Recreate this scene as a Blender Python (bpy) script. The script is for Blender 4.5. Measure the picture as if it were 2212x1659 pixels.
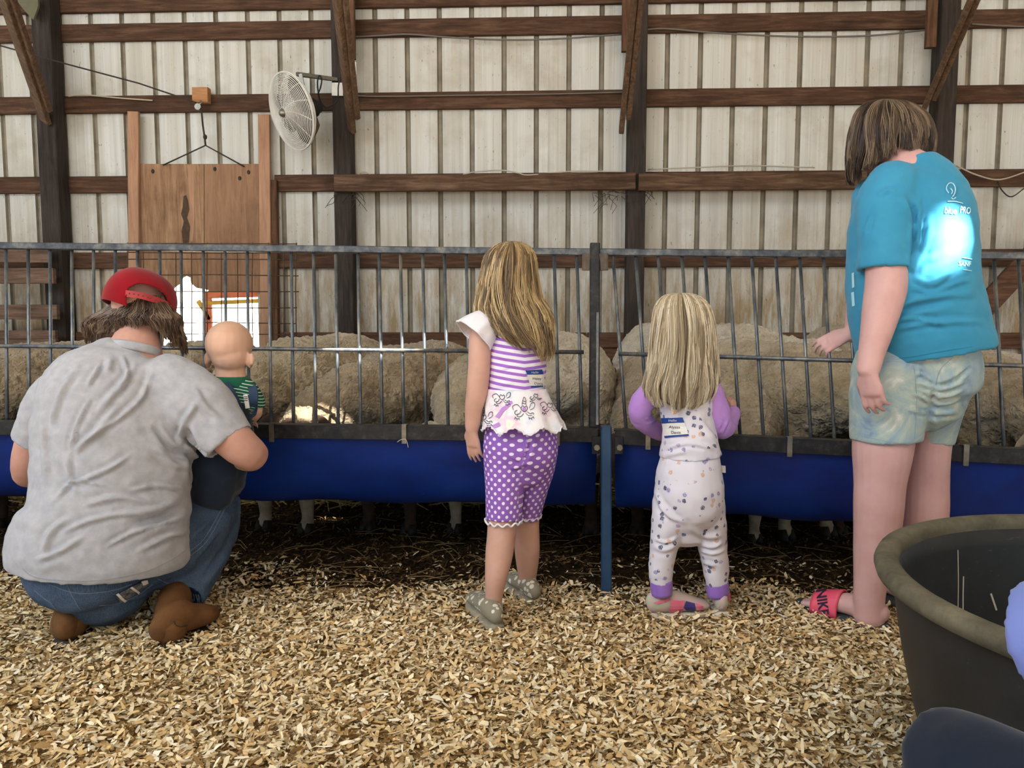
import bpy, bmesh, math, random
import numpy as np
from mathutils import Vector, Matrix, noise
from mathutils.bvhtree import BVHTree
random.seed(7); rng = np.random.default_rng(7)
for o in list(bpy.data.objects): bpy.data.objects.remove(o)
scene = bpy.context.scene; COL = scene.collection
PI = math.pi; R = math.radians

# ---------------------------------------------------------------- camera
F = 1660.0; CX, CY = 1106.0, 829.5
CAM = Vector((0, 0, 0.96)); YAW = R(2.4); PIT = R(4.9)
FWD = Vector((-math.sin(YAW)*math.cos(PIT), math.cos(YAW)*math.cos(PIT), -math.sin(PIT)))
RT = Vector((math.cos(YAW), math.sin(YAW), 0)); UP = RT.cross(FWD)
cd = bpy.data.cameras.new('camera'); cam = bpy.data.objects.new('camera', cd); COL.objects.link(cam)
cam.matrix_world = Matrix(((RT.x, UP.x, -FWD.x, 0), (RT.y, UP.y, -FWD.y, 0), (RT.z, UP.z, -FWD.z, CAM.z), (0, 0, 0, 1)))
cd.sensor_fit = 'HORIZONTAL'; cd.sensor_width = 36; cd.lens = 36*F/2212; cd.clip_start = 0.05; cd.clip_end = 200
scene.camera = cam
# ---------------------------------------------------------------- sky, sun, added area light, exposure
SUN = Vector((0.46, -0.60, 0.655)).normalized()          # direction towards the sun
w = bpy.data.worlds.new('sky'); scene.world = w; w.use_nodes = True
wn = w.node_tree.nodes; wl = w.node_tree.links; wn.clear()
bg = wn.new('ShaderNodeBackground'); wo = wn.new('ShaderNodeOutputWorld'); sk = wn.new('ShaderNodeTexSky')
sk.sky_type = 'HOSEK_WILKIE'; sk.turbidity = 4.0; sk.ground_albedo = 0.4; sk.sun_direction = SUN
bg.inputs[1].default_value = 4.6
wl.new(sk.outputs[0], bg.inputs[0]); wl.new(bg.outputs[0], wo.inputs[0])
sd = bpy.data.lights.new('sun', 'SUN'); sun = bpy.data.objects.new('sun', sd); COL.objects.link(sun)
sd.energy = 110; sd.angle = R(0.55); sd.color = (1, 0.95, 0.88); sun.rotation_euler = SUN.to_track_quat('Z', 'Y').to_euler(); sun.location = (6, -8, 12)
def area(name, loc, tgt, sx, sy, power, col):
    d = bpy.data.lights.new(name, 'AREA'); o = bpy.data.objects.new(name, d); COL.objects.link(o)
    d.shape = 'RECTANGLE'; d.size = sx; d.size_y = sy; d.energy = power; d.color = col
    o.location = loc; o.rotation_euler = (Vector(tgt)-Vector(loc)).to_track_quat('-Z', 'Y').to_euler(); return o
area('added_area_light', (-3.6, -1.6, 4.8), (0.3, 4.6, 0.7), 7, 3.0, 520, (0.80, 0.91, 1.0))  # added soft lamp under the closed roof, lighting from the upper left
vs = scene.view_settings; vs.view_transform = 'Standard'; vs.look = 'None'; vs.gamma = 1; vs.use_curve_mapping = False; vs.exposure = -0.15

# ---------------------------------------------------------------- helpers
def ray(x, y): return FWD + RT*((x-CX)/F) + UP*((CY-y)/F)
def P(x, y, Y):                                   # the point at picture place x, y and distance Y from the camera's wall-parallel plane
    r = ray(x, y); return CAM + r*(Y/r.y)
def G(x, y, z=0.0):
    r = ray(x, y); return CAM + r*((z-CAM.z)/r.z)
def PX(x, y, X):                                  # same, on the plane of a given X
    r = ray(x, y); return CAM + r*(X/r.x)
def mpp(p): return (Vector(p)-CAM).dot(FWD)/F     # metres per pixel there
def proj_np(v):
    d = v-np.array(CAM); z = d@np.array(FWD)
    return CX+F*(d@np.array(RT))/z, CY-F*(d@np.array(UP))/z
def obj(name, me, m=None, parent=None, smooth=False):
    o = bpy.data.objects.new(name, me); COL.objects.link(o)
    if m is not None and not me.materials: me.materials.append(m)
    if smooth: me.polygons.foreach_set('use_smooth', [True]*len(me.polygons))
    if parent is not None: o.parent = parent; o.matrix_parent_inverse = Matrix.Translation(parent.location).inverted()
    return o
def mesh(name, v, f):
    me = bpy.data.meshes.new(name); me.from_pydata([tuple(p) for p in v], [], [tuple(q) for q in f]); me.update(); return me
def tag(o, label=None, cat=None, group=None, kind=None):
    for k, x in (('label', label), ('category', cat), ('group', group), ('kind', kind)):
        if x: o[k] = x
    return o
def empty(name, loc, label=None, cat=None, group=None, kind=None):
    o = bpy.data.objects.new(name, None); COL.objects.link(o); o.location = loc; o.empty_display_size = 0.1
    return tag(o, label, cat, group, kind)
def np_mesh(name, V, Fq):                         # many alike faces at once (all quads or all tris)
    me = bpy.data.meshes.new(name); n = Fq.shape[1]
    me.vertices.add(len(V)); me.vertices.foreach_set('co', V.astype(np.float32).ravel())
    me.loops.add(Fq.size); me.loops.foreach_set('vertex_index', Fq.astype(np.int32).ravel())
    me.polygons.add(len(Fq)); me.polygons.foreach_set('loop_start', np.arange(len(Fq), dtype=np.int32)*n)
    try: me.polygons.foreach_set('loop_total', np.full(len(Fq), n, dtype=np.int32))
    except Exception: pass
    me.update(calc_edges=True); me.validate(); return me
def box_vf(c, d, ch=0.0):                         # box, optionally with chamfered long edges (along its longest axis)
    x, y, z = (k/2 for k in d)
    v = [(sx*x, sy*y, sz*z) for sz in (-1, 1) for sx, sy in ((-1, -1), (1, -1), (1, 1), (-1, 1))]
    f = [(3, 2, 1, 0), (4, 5, 6, 7), (0, 1, 5, 4), (1, 2, 6, 5), (2, 3, 7, 6), (3, 0, 4, 7)]
    return [Vector(p)+Vector(c) for p in v], f
def bar_vf(p0, p1, w, t, upv=(0, 0, 1), ch=0.12):  # chamfered rectangular bar from p0 to p1; w along side, t along upv
    p0, p1 = Vector(p0), Vector(p1); a = (p1-p0).normalized(); u = Vector(upv); s = a.cross(u).normalized(); u = s.cross(a).normalized()
    c = min(w, t)*ch; w2, t2 = w/2, t/2
    prof = [(-w2+c, -t2), (w2-c, -t2), (w2, -t2+c), (w2, t2-c), (w2-c, t2), (-w2+c, t2), (-w2, t2-c), (-w2, -t2+c)]
    v = [p+s*x+u*y for p in (p0, p1) for x, y in prof]
    f = [(i, (i+1) % 8, 8+(i+1) % 8, 8+i) for i in range(8)]+[tuple(range(7, -1, -1)), tuple(range(8, 16))]
    return v, f
def bar(name, p0, p1, w, t, m, parent=None, upv=(0, 0, 1), ch=0.12):
    v, f = bar_vf(p0, p1, w, t, upv, ch); return obj(name, mesh(name, v, f), m, parent)
def cr(pts, sub):                                 # Catmull-Rom through rows of numbers
    p = np.array(pts, float); n = len(p)
    if n < 3 or sub < 2:
        if sub < 2: return p
        return np.array([p[0]*(1-t)+p[1]*t for t in np.linspace(0, 1, sub+1)])
    e = np.vstack([2*p[0]-p[1], p, 2*p[-1]-p[-2]]); out = []
    for i in range(n-1):
        a, b, c, d = e[i:i+4]
        for k in range(sub):
            t = k/sub; out.append(0.5*((2*b)+(c-a)*t+(2*a-5*b+4*c-d)*t*t+(3*b-a-3*c+d)*t**3))
    out.append(p[-1]); return np.array(out)
def tube_vf(pts, rad, n=8, cap=True):
    pts = [Vector(p) for p in pts]; m = len(pts); rad = rad if hasattr(rad, '__len__') else [rad]*m
    t = [(pts[min(i+1, m-1)]-pts[max(i-1, 0)]).normalized() for i in range(m)]
    u = t[0].orthogonal().normalized(); v = []
    for i in range(m):
        u = (u-t[i]*u.dot(t[i])).normalized(); s = t[i].cross(u)
        v += [pts[i]+(u*math.cos(a)+s*math.sin(a))*rad[i] for a in (2*PI*k/n for k in range(n))]
    f = [(i*n+k, i*n+(k+1) % n, (i+1)*n+(k+1) % n, (i+1)*n+k) for i in range(m-1) for k in range(n)]
    if cap: f += [tuple(range(n-1, -1, -1)), tuple((m-1)*n+k for k in range(n))]
    return v, f
def tube(name, pts, rad, m, parent=None, n=8, smooth=True):
    v, f = tube_vf(pts, rad, n); return obj(name, mesh(name, v, f), m, parent, smooth)
def join_vf(parts):
    V, Fs = [], []
    for v, f in parts:
        o = len(V); V += list(v); Fs += [tuple(i+o for i in q) for q in f]
    return V, Fs
def S(x, y, Y, rw, rd=None):                      # one ring of a loft: half width in picture pixels, half depth in metres
    p = P(x, y, Y); r = rw*mpp(p); return (p.x, p.y, p.z, r, rd if rd is not None else r)
def W(p, rw, rd=None): return (p[0], p[1], p[2], rw, rd if rd is not None else rw)
def loft_vf(rings, n=20, sub=4, caps='rr', hollow=0.0, view=None, power=1.0):
    a = cr(rings, sub); pts = [Vector(q[:3]) for q in a]; m = len(pts); v = []
    tg = [(pts[min(i+1, m-1)]-pts[max(i-1, 0)]).normalized() for i in range(m)]
    W0 = None; fr = []
    for i in range(m):
        V = view if view is not None else (pts[i]-CAM).normalized()
        c = tg[i].cross(V)
        if c.length > 0.4 or W0 is None: wv = c.normalized() if c.length > 1e-4 else tg[i].orthogonal().normalized()
        else: wv = (W0-tg[i]*W0.dot(tg[i])).normalized()
        if W0 is not None and wv.dot(W0) < 0: wv = -wv
        W0 = wv; fr.append((wv, wv.cross(tg[i]).normalized()))
    seq = []
    def hemi(i, sgn):
        return [(pts[i]+tg[i]*sgn*min(a[i][3], a[i][4])*math.sin(q), fr[i], a[i][3]*math.cos(q), a[i][4]*math.cos(q)) for q in (R(30), R(58), R(80))]
    if caps[0] == 'r': seq += hemi(0, -1)[::-1]
    seq += [(pts[i], fr[i], a[i][3], a[i][4]) for i in range(m)]
    if hollow:
        L = (pts[-1]-pts[0]).length
        for dz, k in ((0, 1), (hollow, 1), (hollow, 0.25)):
            th = 0.011; q = pts[-1]-tg[-1]*dz
            seq.append((q, fr[-1], max(a[-1][3]-th, 0.004)*k, max(a[-1][4]-th, 0.004)*k))
    elif caps[1] == 'r': seq += hemi(m-1, 1)
    for p, (wv, dv), rw, rd in seq:
        for k in range(n):
            q = 2*PI*k/n; c, s = math.cos(q), math.sin(q)
            if power != 1: c = math.copysign(abs(c)**power, c); s = math.copysign(abs(s)**power, s)
            v.append(p+wv*rw*c+dv*rd*s)
    M = len(seq)
    f = [(i*n+k, i*n+(k+1) % n, (i+1)*n+(k+1) % n, (i+1)*n+k) for i in range(M-1) for k in range(n)]
    f += [tuple(range(n-1, -1, -1)), tuple((M-1)*n+k for k in range(n))]
    return v, f
def ell_vf(c, r, rot=None, n=20, m=12):
    v = []; rot = rot or Matrix.Identity(3)
    for i in range(m+1):
        t = PI*i/m
        for k in range(n):
            q = 2*PI*k/n; s = max(math.sin(t), 1e-3)
            v.append(Vector(c)+rot @ Vector((r[0]*s*math.cos(q), r[1]*s*math.sin(q), r[2]*math.cos(t))))
    f = [(i*n+(k+1) % n, i*n+k, (i+1)*n+k, (i+1)*n+(k+1) % n) for i in range(m) for k in range(n)]
    f += [tuple(range(n)), tuple(m*n+k for k in range(n-1, -1, -1))]
    return v, f
def fuse(name, parts, voxel, m, parent=None, smooth=4, fac=0.5, after=None):
    v, f = join_vf(parts); me = mesh(name+'_src', v, f)
    bm = bmesh.new(); bm.from_mesh(me); bmesh.ops.recalc_face_normals(bm, faces=bm.faces); bm.to_mesh(me); bm.free()
    o = bpy.data.objects.new('tmp', me); COL.objects.link(o)
    r = o.modifiers.new('r', 'REMESH'); r.mode = 'VOXEL'; r.voxel_size = voxel; r.adaptivity = 0
    if smooth:
        s = o.modifiers.new('s', 'SMOOTH'); s.factor = fac; s.iterations = smooth
    dg = bpy.context.evaluated_depsgraph_get(); me2 = bpy.data.meshes.new_from_object(o.evaluated_get(dg))
    bpy.data.objects.remove(o); bpy.data.meshes.remove(me); me2.name = name
    if after: after(me2)
    me2.materials.clear()
    return obj(name, me2, m, parent, True)
def getv(me):
    v = np.empty(len(me.vertices)*3, np.float32); me.vertices.foreach_get('co', v); return v.reshape(-1, 3).astype(float)
def getn(me):
    v = np.empty(len(me.vertices)*3, np.float32); me.vertices.foreach_get('normal', v); return v.reshape(-1, 3).astype(float)
def setv(me, v): me.vertices.foreach_set('co', v.astype(np.float32).ravel()); me.update()
def wrinkle(me, amp, scale=(14, 14, 14), seed=0, octs=2):
    v = getv(me); n = getn(me)
    d = np.array([noise.fractal(Vector((p[0]*scale[0]+seed, p[1]*scale[1], p[2]*scale[2])), 1.0, 2.0, octs) for p in v])
    setv(me, v+n*(d*amp)[:, None])
def folds(me, lines, width, height):              # raised (or sunk) creases along picture polylines, on the side that faces the camera
    v = getv(me); n = getn(me); px, py = proj_np(v); fc = ((v-np.array(CAM))*n).sum(1) < 0
    tot = np.zeros(len(v))
    for li, L in enumerate(lines):
        wd = width*(0.7+0.6*((li*37) % 10)/10); best = np.full(len(v), 1e9); q = cr(L, 6) if len(L) > 2 else np.array(L, float)
        tt = np.zeros(len(v))
        for i in range(len(q)-1):
            a, b = q[i], q[i+1]; ab = b-a; l2 = max(ab@ab, 1e-6)
            t = np.clip(((px-a[0])*ab[0]+(py-a[1])*ab[1])/l2, 0, 1)
            d = np.hypot(px-a[0]-t*ab[0], py-a[1]-t*ab[1]); k = d < best
            best[k] = d[k]; tt[k] = (i+t[k])/(len(q)-1)
        tot += np.exp(-(best/wd)**2)*np.minimum(1, 4*np.minimum(tt+0.05, 1.05-tt))-0.55*np.exp(-((best-1.7*wd)/wd)**2)*np.minimum(1, 4*np.minimum(tt+0.05, 1.05-tt))
    setv(me, v+n*(tot*height*fc)[:, None])
def bvh_of(o):
    me = o.data; mw = o.matrix_world if o.parent is None else o.matrix_parent_inverse
    return BVHTree.FromPolygons([Vector(v.co) for v in me.vertices], [tuple(p.vertices) for p in me.polygons])
def hitpx(bv, x, y, off=0.0012):
    r = ray(x, y).normalized(); h, n, i, d = bv.ray_cast(CAM, r)
    if h is None: return None
    if n.dot(r) > 0: n = -n
    return h+n*off
def stroke(name, bv, lines, wpx, m, parent, off=0.0012):   # thin printed or stitched lines lying on a surface
    parts = []
    for L in lines:
        L = cr(L, 4) if len(L) > 2 else np.array([np.array(L[0])*(1-t)+np.array(L[1])*t for t in np.linspace(0, 1, 5)])
        pts = [h for h in (hitpx(bv, x, y, off) for x, y in L) if h is not None]
        if len(pts) < 2: continue
        keep = [pts[0]]
        for q in pts[1:]:
            if (q-keep[-1]).length < 0.03: keep.append(q)
        if len(keep) > 1: parts.append(tube_vf(keep, wpx/2*mpp(keep[0]), 4))
    if not parts: return None
    v, f = join_vf(parts); return obj(name, mesh(name, v, f), m, parent)
def decal(name, bv, polys, m, parent, off=0.0015, step=6):  # flat printed patches laid on a surface; polys in picture pixels
    V, Fs = [], []
    for poly in polys:
        bm = bmesh.new(); vs_ = [bm.verts.new((x, y, 0)) for x, y in poly]; bm.faces.new(vs_)
        x0, x1 = min(p[0] for p in poly), max(p[0] for p in poly); y0, y1 = min(p[1] for p in poly), max(p[1] for p in poly)
        for ax, a, b in ((0, x0, x1), (1, y0, y1)):
            k = a+step
            while k < b:
                no = (1, 0, 0) if ax == 0 else (0, 1, 0); co = (k, 0, 0) if ax == 0 else (0, k, 0)
                bmesh.ops.bisect_plane(bm, geom=bm.verts[:]+bm.edges[:]+bm.faces[:], plane_co=co, plane_no=no); k += step
        bm.verts.ensure_lookup_table(); hp = [hitpx(bv, p.co.x, p.co.y, off) for p in bm.verts]
        good = [h for h in hp if h is not None]
        o = len(V); V += [h if h is not None else (good[0] if good else Vector()) for h in hp]
        for fc in bm.faces:
            idx = [q.index for q in fc.verts]
            if all(hp[i] is not None for i in idx) and max((hp[idx[0]]-hp[i]).length for i in idx) < 0.08: Fs.append(tuple(o+i for i in idx))
        bm.free()
    return obj(name, mesh(name, V, Fs), m, parent) if Fs else None
def text_polys(s, x, y, size, rot=0.0, sx=1.0, shear=0.0, bold=0.0):  # letter outlines as a triangulated mesh in picture pixels
    cu = bpy.data.curves.new('t', 'FONT'); cu.body = s; cu.size = size; cu.resolution_u = 3; cu.align_x = 'CENTER'; cu.shear = shear; cu.offset = bold
    o = bpy.data.objects.new('t', cu); COL.objects.link(o); dg = bpy.context.evaluated_depsgraph_get()
    me = bpy.data.meshes.new_from_object(o.evaluated_get(dg)); c, sn = math.cos(rot), math.sin(rot)
    v = [(x+(p.co.x*sx)*c+p.co.y*sn, y+(p.co.x*sx)*sn-p.co.y*c) for p in me.vertices]; f = [tuple(q.vertices) for q in me.polygons]
    bpy.data.objects.remove(o); bpy.data.curves.remove(cu); bpy.data.meshes.remove(me); return v, f
def lettering(name, bv, items, m, parent, off=0.002):
    V, Fs = [], []
    for it in items:
        v, f = text_polys(*it) if not isinstance(it, dict) else text_polys(**it); hp = [hitpx(bv, a, b, off) for a, b in v]; o = len(V)
        good = [h for h in hp if h is not None]
        if not good: continue
        V += [h if h is not None else good[0] for h in hp]; Fs += [tuple(o+i for i in q) for q in f if all(hp[i] is not None for i in q)]
    return obj(name, mesh(name, V, Fs), m, parent) if Fs else None

# ---------------------------------------------------------------- materials
def lin(h):
    h = h.lstrip('#'); c = [int(h[i:i+2], 16)/255 for i in (0, 2, 4)]
    return tuple((x/12.92 if x <= 0.04045 else ((x+0.055)/1.055)**2.4) for x in c)+(1.0,)
class NT:
    def __init__(s, name):
        s.m = bpy.data.materials.new(name); s.m.use_nodes = True; s.t = s.m.node_tree; s.b = s.t.nodes['Principled BSDF']
    def n(s, ty, **kw):
        x = s.t.nodes.new('ShaderNode'+ty)
        for k, v in kw.items():
            if k.startswith('i_'): x.inputs[k[2:].replace('_', ' ')].default_value = v
            else: setattr(x, k, v)
        return x
    def l(s, a, b): s.t.links.new(a, b)
    def coord(s, kind='Object', scale=(1, 1, 1), rot=(0, 0, 0)):
        c = s.n('TexCoord'); mp = s.n('Mapping'); mp.inputs['Scale'].default_value = scale; mp.inputs['Rotation'].default_value = rot
        s.l(c.outputs[kind], mp.inputs[0]); return mp.outputs[0]
    def pos(s, scale=(1, 1, 1)):
        g = s.n('NewGeometry'); mp = s.n('Mapping'); mp.inputs['Scale'].default_value = scale; s.l(g.outputs['Position'], mp.inputs[0]); return mp.outputs[0]
    def noise(s, vec, sc, det=4, rough=0.55, dist=0.0):
        x = s.n('TexNoise'); x.inputs['Scale'].default_value = sc; x.inputs['Detail'].default_value = det; x.inputs['Roughness'].default_value = rough; x.inputs['Distortion'].default_value = dist
        s.l(vec, x.inputs['Vector']); return x.outputs[0]
    def ramp(s, fac, stops):
        x = s.n('ValToRGB'); e = x.color_ramp.elements
        while len(e) < len(stops): e.new(0.5)
        for q, (p, c) in zip(e, stops): q.position = p; q.color = lin(c) if isinstance(c, str) else (c, c, c, 1)
        s.l(fac, x.inputs[0]); return x.outputs[0]
    def mix(s, fac, a, b, mode='MIX'):
        x = s.n('Mix', data_type='RGBA', blend_type=mode)
        for k, q in ((0, fac), (6, a), (7, b)):
            if isinstance(q, str): x.inputs[k].default_value = lin(q)
            elif isinstance(q, (int, float)): x.inputs[k].default_value = q if k == 0 else (q, q, q, 1)
            else: s.l(q, x.inputs[k])
        return x.outputs[2]
    def math(s, op, a, b=None):
        x = s.n('Math', operation=op)
        for k, q in ((0, a), (1, b)):
            if q is None: continue
            if isinstance(q, (int, float)): x.inputs[k].default_value = q
            else: s.l(q, x.inputs[k])
        return x.outputs[0]
    def sep(s, vec):
        x = s.n('SeparateXYZ'); s.l(vec, x.inputs[0]); return x.outputs
    def bump(s, h, st, dist=0.01):
        x = s.n('Bump'); x.inputs['Strength'].default_value = st; x.inputs['Distance'].default_value = dist; s.l(h, x.inputs['Height']); s.l(x.outputs[0], s.b.inputs['Normal'])
    def out(s, col=None, rough=None, metal=None, spec=None):
        for nm, q in (('Base Color', col), ('Roughness', rough), ('Metallic', metal), ('Specular IOR Level', spec)):
            if q is None: continue
            if isinstance(q, str): s.b.inputs[nm].default_value = lin(q)
            elif isinstance(q, (int, float)): s.b.inputs[nm].default_value = q
            else: s.l(q, s.b.inputs[nm])
        return s.m
def plain(name, c1, c2=None, rough=0.7, sc=8, bump=0.0, bsc=60, metal=0.0, spec=0.4, sss=0.0):
    k = NT(name); v = k.pos(); col = c1
    if c2: col = k.ramp(k.noise(v, sc, 5), [(0.3, c1), (0.7, c2)])
    if bump: k.bump(k.noise(v, bsc, 3), bump, 0.004)
    if sss: k.b.inputs['Subsurface Weight'].default_value = sss; k.b.inputs['Subsurface Radius'].default_value = (0.02, 0.008, 0.004)
    return k.out(col, rough, metal, spec)
def wood(name, dark, mid, light, axis='x', rough=0.8, stain='#2b1a10', sa=0.45):
    k = NT(name); sc = {'x': (1.2, 14, 14), 'y': (14, 1.2, 14), 'z': (14, 14, 1.2)}[axis]
    oi = k.n('ObjectInfo'); v = k.pos(sc); ad = k.n('VectorMath', operation='ADD'); sc2 = k.n('VectorMath', operation='SCALE'); k.l(v, ad.inputs[0])
    cmb = k.n('CombineXYZ'); k.l(oi.outputs['Random'], cmb.inputs[0]); k.l(oi.outputs['Random'], cmb.inputs[1]); k.l(cmb.outputs[0], sc2.inputs[0]); sc2.inputs['Scale'].default_value = 37; k.l(sc2.outputs[0], ad.inputs[1])
    g = k.noise(ad.outputs[0], 2.6, 6, 0.65, 0.6); c = k.ramp(g, [(0.28, dark), (0.5, mid), (0.74, light)])
    st = k.ramp(k.noise(k.pos((1.6, 1.6, 1.6)), 1.7, 5, 0.65), [(0.45, 0.0), (0.68, 1.0)])
    c = k.mix(k.math('MULTIPLY', st, sa), c, stain)
    k.bump(g, 0.35, 0.006); return k.out(c, rough, 0, 0.25)
def fabric(name, c1, c2=None, rough=0.9, weave=900, sc=3.0, bump=0.15):
    k = NT(name); v = k.pos(); c = c1
    if c2: c = k.ramp(k.noise(v, sc, 4, 0.6), [(0.35, c1), (0.65, c2)])
    k.bump(k.noise(v, weave, 2), bump, 0.002); k.b.inputs['Sheen Weight'].default_value = 0.15
    return k.out(c, rough, 0, 0.15)
# ---------------------------------------------------------------- shared materials
M = {}
def siding_mat():
    k = NT('white_metal_siding'); v = k.pos(); x, y, z = k.sep(v)
    oi = k.n('ObjectInfo')
    streak = k.noise(k.pos((26, 1, 0.5)), 1.0, 5, 0.6); c = k.ramp(streak, [(0.25, '#b5b6b1'), (0.5, '#c8cac6'), (0.75, '#d5d7d4')])
    band = k.noise(k.pos((9, 1, 0.25)), 1.0, 2, 0.5); c = k.mix(k.math('MULTIPLY', k.ramp(band, [(0.35, 1.0), (0.6, 0.0)]), 0.3), c, '#aaa38c')
    blot = k.ramp(k.noise(v, 2.2, 6, 0.62), [(0.52, 0.0), (0.75, 1.0)]); c = k.mix(k.math('MULTIPLY', blot, 0.5), c, '#8d8268')
    lo = k.n('MapRange'); k.l(z, lo.inputs[0]); lo.inputs[1].default_value = 2.0; lo.inputs[2].default_value = 1.0; lo.inputs[3].default_value = 0; lo.inputs[4].default_value = 1
    dirt = k.math('MULTIPLY', lo.outputs[0], k.ramp(k.noise(k.pos((7, 3, 1.3)), 2.0, 6, 0.72), [(0.36, 0.05), (0.58, 1.0)]))
    c = k.mix(k.math('MULTIPLY', dirt, 0.85), c, '#92774b')
    speck = k.ramp(k.noise(k.pos((30, 8, 12)), 1.6, 3, 0.75), [(0.66, 0.0), (0.71, 1.0)]); c = k.mix(k.math('MULTIPLY', speck, 0.65), c, '#3c342a')
    k.bump(k.noise(v, 40, 3), 0.08, 0.004); return k.out(c, 0.62, 0, 0.3)
M['siding'] = siding_mat()
M['rib'] = plain('groove_grey_brown', '#979080', '#6f685a', 0.8, 6)  # rib grooves coloured darker than the flat sheet
M['girt'] = wood('stained_girt_wood', '#2e2118', '#50392a', '#705643', 'x')
M['guard'] = wood('worn_guard_board', '#38291d', '#574130', '#7a6450', 'x', stain='#2c1e15', sa=0.6)
M['skirt'] = wood('brown_skirt_board', '#3c281d', '#604434', '#7d5f4c', 'x')
M['post'] = wood('dark_creosote_post', '#221d1b', '#37302c', '#4a413c', 'z', sa=0.3, stain='#15110f')
M['brace'] = wood('brace_lumber', '#433225', '#66503d', '#866e57', 'z', sa=0.35)
M['cleat'] = wood('cleat_lumber', '#3c281b', '#5e4330', '#7a5a42', 'z')
M['track'] = wood('redwood_track', '#93705a', '#ab8469', '#ba967c', 'z', sa=0.12)
M['ply'] = wood('weathered_plywood', '#775a41', '#98765a', '#b39474', 'z', sa=0.35, stain='#4c3423')
M['ply2'] = wood('smooth_plywood', '#7d5f4a', '#927056', '#a28064', 'z', sa=0.35, stain='#5d4130')
M['plyedge'] = wood('pulley_block_wood', '#946843', '#ac7d54', '#bd9069', 'x', sa=0.1)
M['pallet'] = wood('weathered_rail_wood', '#4a3a30', '#6e584a', '#86705f', 'x')
M['cable'] = plain('grey_cable', '#6c675f', None, 0.7)
M['wirew'] = plain('pale_wire', '#b5ab98', None, 0.6)
M['black'] = plain('black_rubber', '#171513', '#221f1c', 0.6, 20)
M['rope'] = plain('dark_cord', '#3a332c', None, 0.9)
M['galv'] = plain('galvanised_steel', '#9a9890', '#7b776e', 0.45, 20, metal=0.8)
M['white'] = plain('white_enamel', '#e8e6e0', '#d2cfc6', 0.5, 10)
M['rustwire'] = plain('rusty_wire', '#6a5544', '#4d3c30', 0.7, 30, metal=0.3)
# ---------------------------------------------------------------- barn
WY = 6.5
def wz(y): return P(1106, y, WY-0.04).z
wall = empty('wall_back', (0, WY, 0), 'white ribbed metal barn wall framed with dark posts and girts', 'wall', kind='structure')
X0, X1 = P(468, 100, WY).x, P(1947, 100, WY).x; PITCH = (X1-X0)/21
OPX0, OPX1, OPZ = P(318, 640, WY).x, P(560, 640, WY).x, P(440, 590, WY).z
ZT = 4.6
def sheet(x0, n, j):
    prof = []
    for i in range(n):
        c = x0+i*PITCH
        prof += [(c-PITCH/2, 0), (c-0.021, 0), (c-0.012, 0.022), (c+0.012, 0.022), (c+0.021, 0)]
        for q in (0.36, 0.64): prof += [(c+PITCH*q-0.012+0.0, 0), (c+PITCH*q, -0.0025), (c+PITCH*q+0.012, 0)]
    prof.append((x0+(n-0.5)*PITCH, 0))
    prof.sort(); V, Fs, mi = [], [], []
    for i in range(len(prof)-1):
        (a, da), (b, db) = prof[i], prof[i+1]
        if b-a < 1e-5: continue
        zb = OPZ if OPX0 < (a+b)/2 < OPX1 else 0.28
        o = len(V); dy = -0.002*(j % 2)
        V += [(a, WY+da+dy, zb), (b, WY+db+dy, zb), (b, WY+db+dy, ZT), (a, WY+da+dy, ZT)]; Fs.append((o, o+1, o+2, o+3)); mi.append(1 if max(da, db) > 0.01 else 0)
    me = mesh('siding_sheet', V, Fs); me.materials.append(M['siding']); me.materials.append(M['rib']); me.polygons.foreach_set('material_index', mi)
    return obj('siding_sheet', me, None, wall)
for j in range(-5, 10): sheet(X0+j*3*PITCH+PITCH, 3, j)
# girts and posts
for y in (-8, 56, 215, 392, 560):
    z = wz(y); bar('girt', (-6.6, WY-0.025, z), (6.6, WY-0.025, z), 0.04, 0.138, M['girt'], wall) if y not in (392, 560) else None
zg3, zg4 = wz(392), wz(560)
tl, tr = P(275, 400, 6.44).x, P(592, 400, 6.44).x
for z in (zg3, zg4):
    bar('girt', (-6.6, WY-0.025, z), (tl, WY-0.025, z), 0.04, 0.138, M['girt'], wall); bar('girt', (tr, WY-0.025, z), (6.6, WY-0.025, z), 0.04, 0.138, M['girt'], wall)
zs = [wz(y) for y in (717, 752, 777, 806, 840)]
for i in range(4):
    zc = (zs[i]+zs[i+1])/2; h = zs[i]-zs[i+1]-0.008
    for a, b in ((-6.6, tl+0.02), (tr-0.02, 0.35+0.1*i), (0.36+0.1*i, 2.6), (2.61, 6.6)):
        if i == 1 and a > 2.0: h2 = h-0.05; bar('skirt_board', (a, WY-0.03, zc-0.02), (b, WY-0.03, zc-0.02), 0.04, h2, M['skirt'], wall); continue
        bar('skirt_board', (a, WY-0.03, zc), (b, WY-0.03, zc), 0.04+0.01*(i % 2), h, M['skirt'], wall)
PXS = [P(112, 300, 6.38).x, P(743, 300, 6.38).x, P(1374, 300, 6.38).x, P(2034, 270, 6.38).x]
for i, x in enumerate(PXS+[PXS[3]+2.42, PXS[0]-2.42]):
    bar('post', (x, 6.38, 0), (x, 6.38, 4.7), 0.145 if i else 0.16, 0.15, M['post'], wall, upv=(0, 1, 0), ch=0.05)
# guard boards on the post fronts
for a, b in ((723, 1372), (1379, 1885)):
    p, q = P(a, 397, 6.27), P(b, 391 if a < 1000 else 387, 6.27); q.z = p.z = (p.z+q.z)/2
    bar('guard_board', p, q, 0.045, 0.135, M['guard'], wall)
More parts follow.
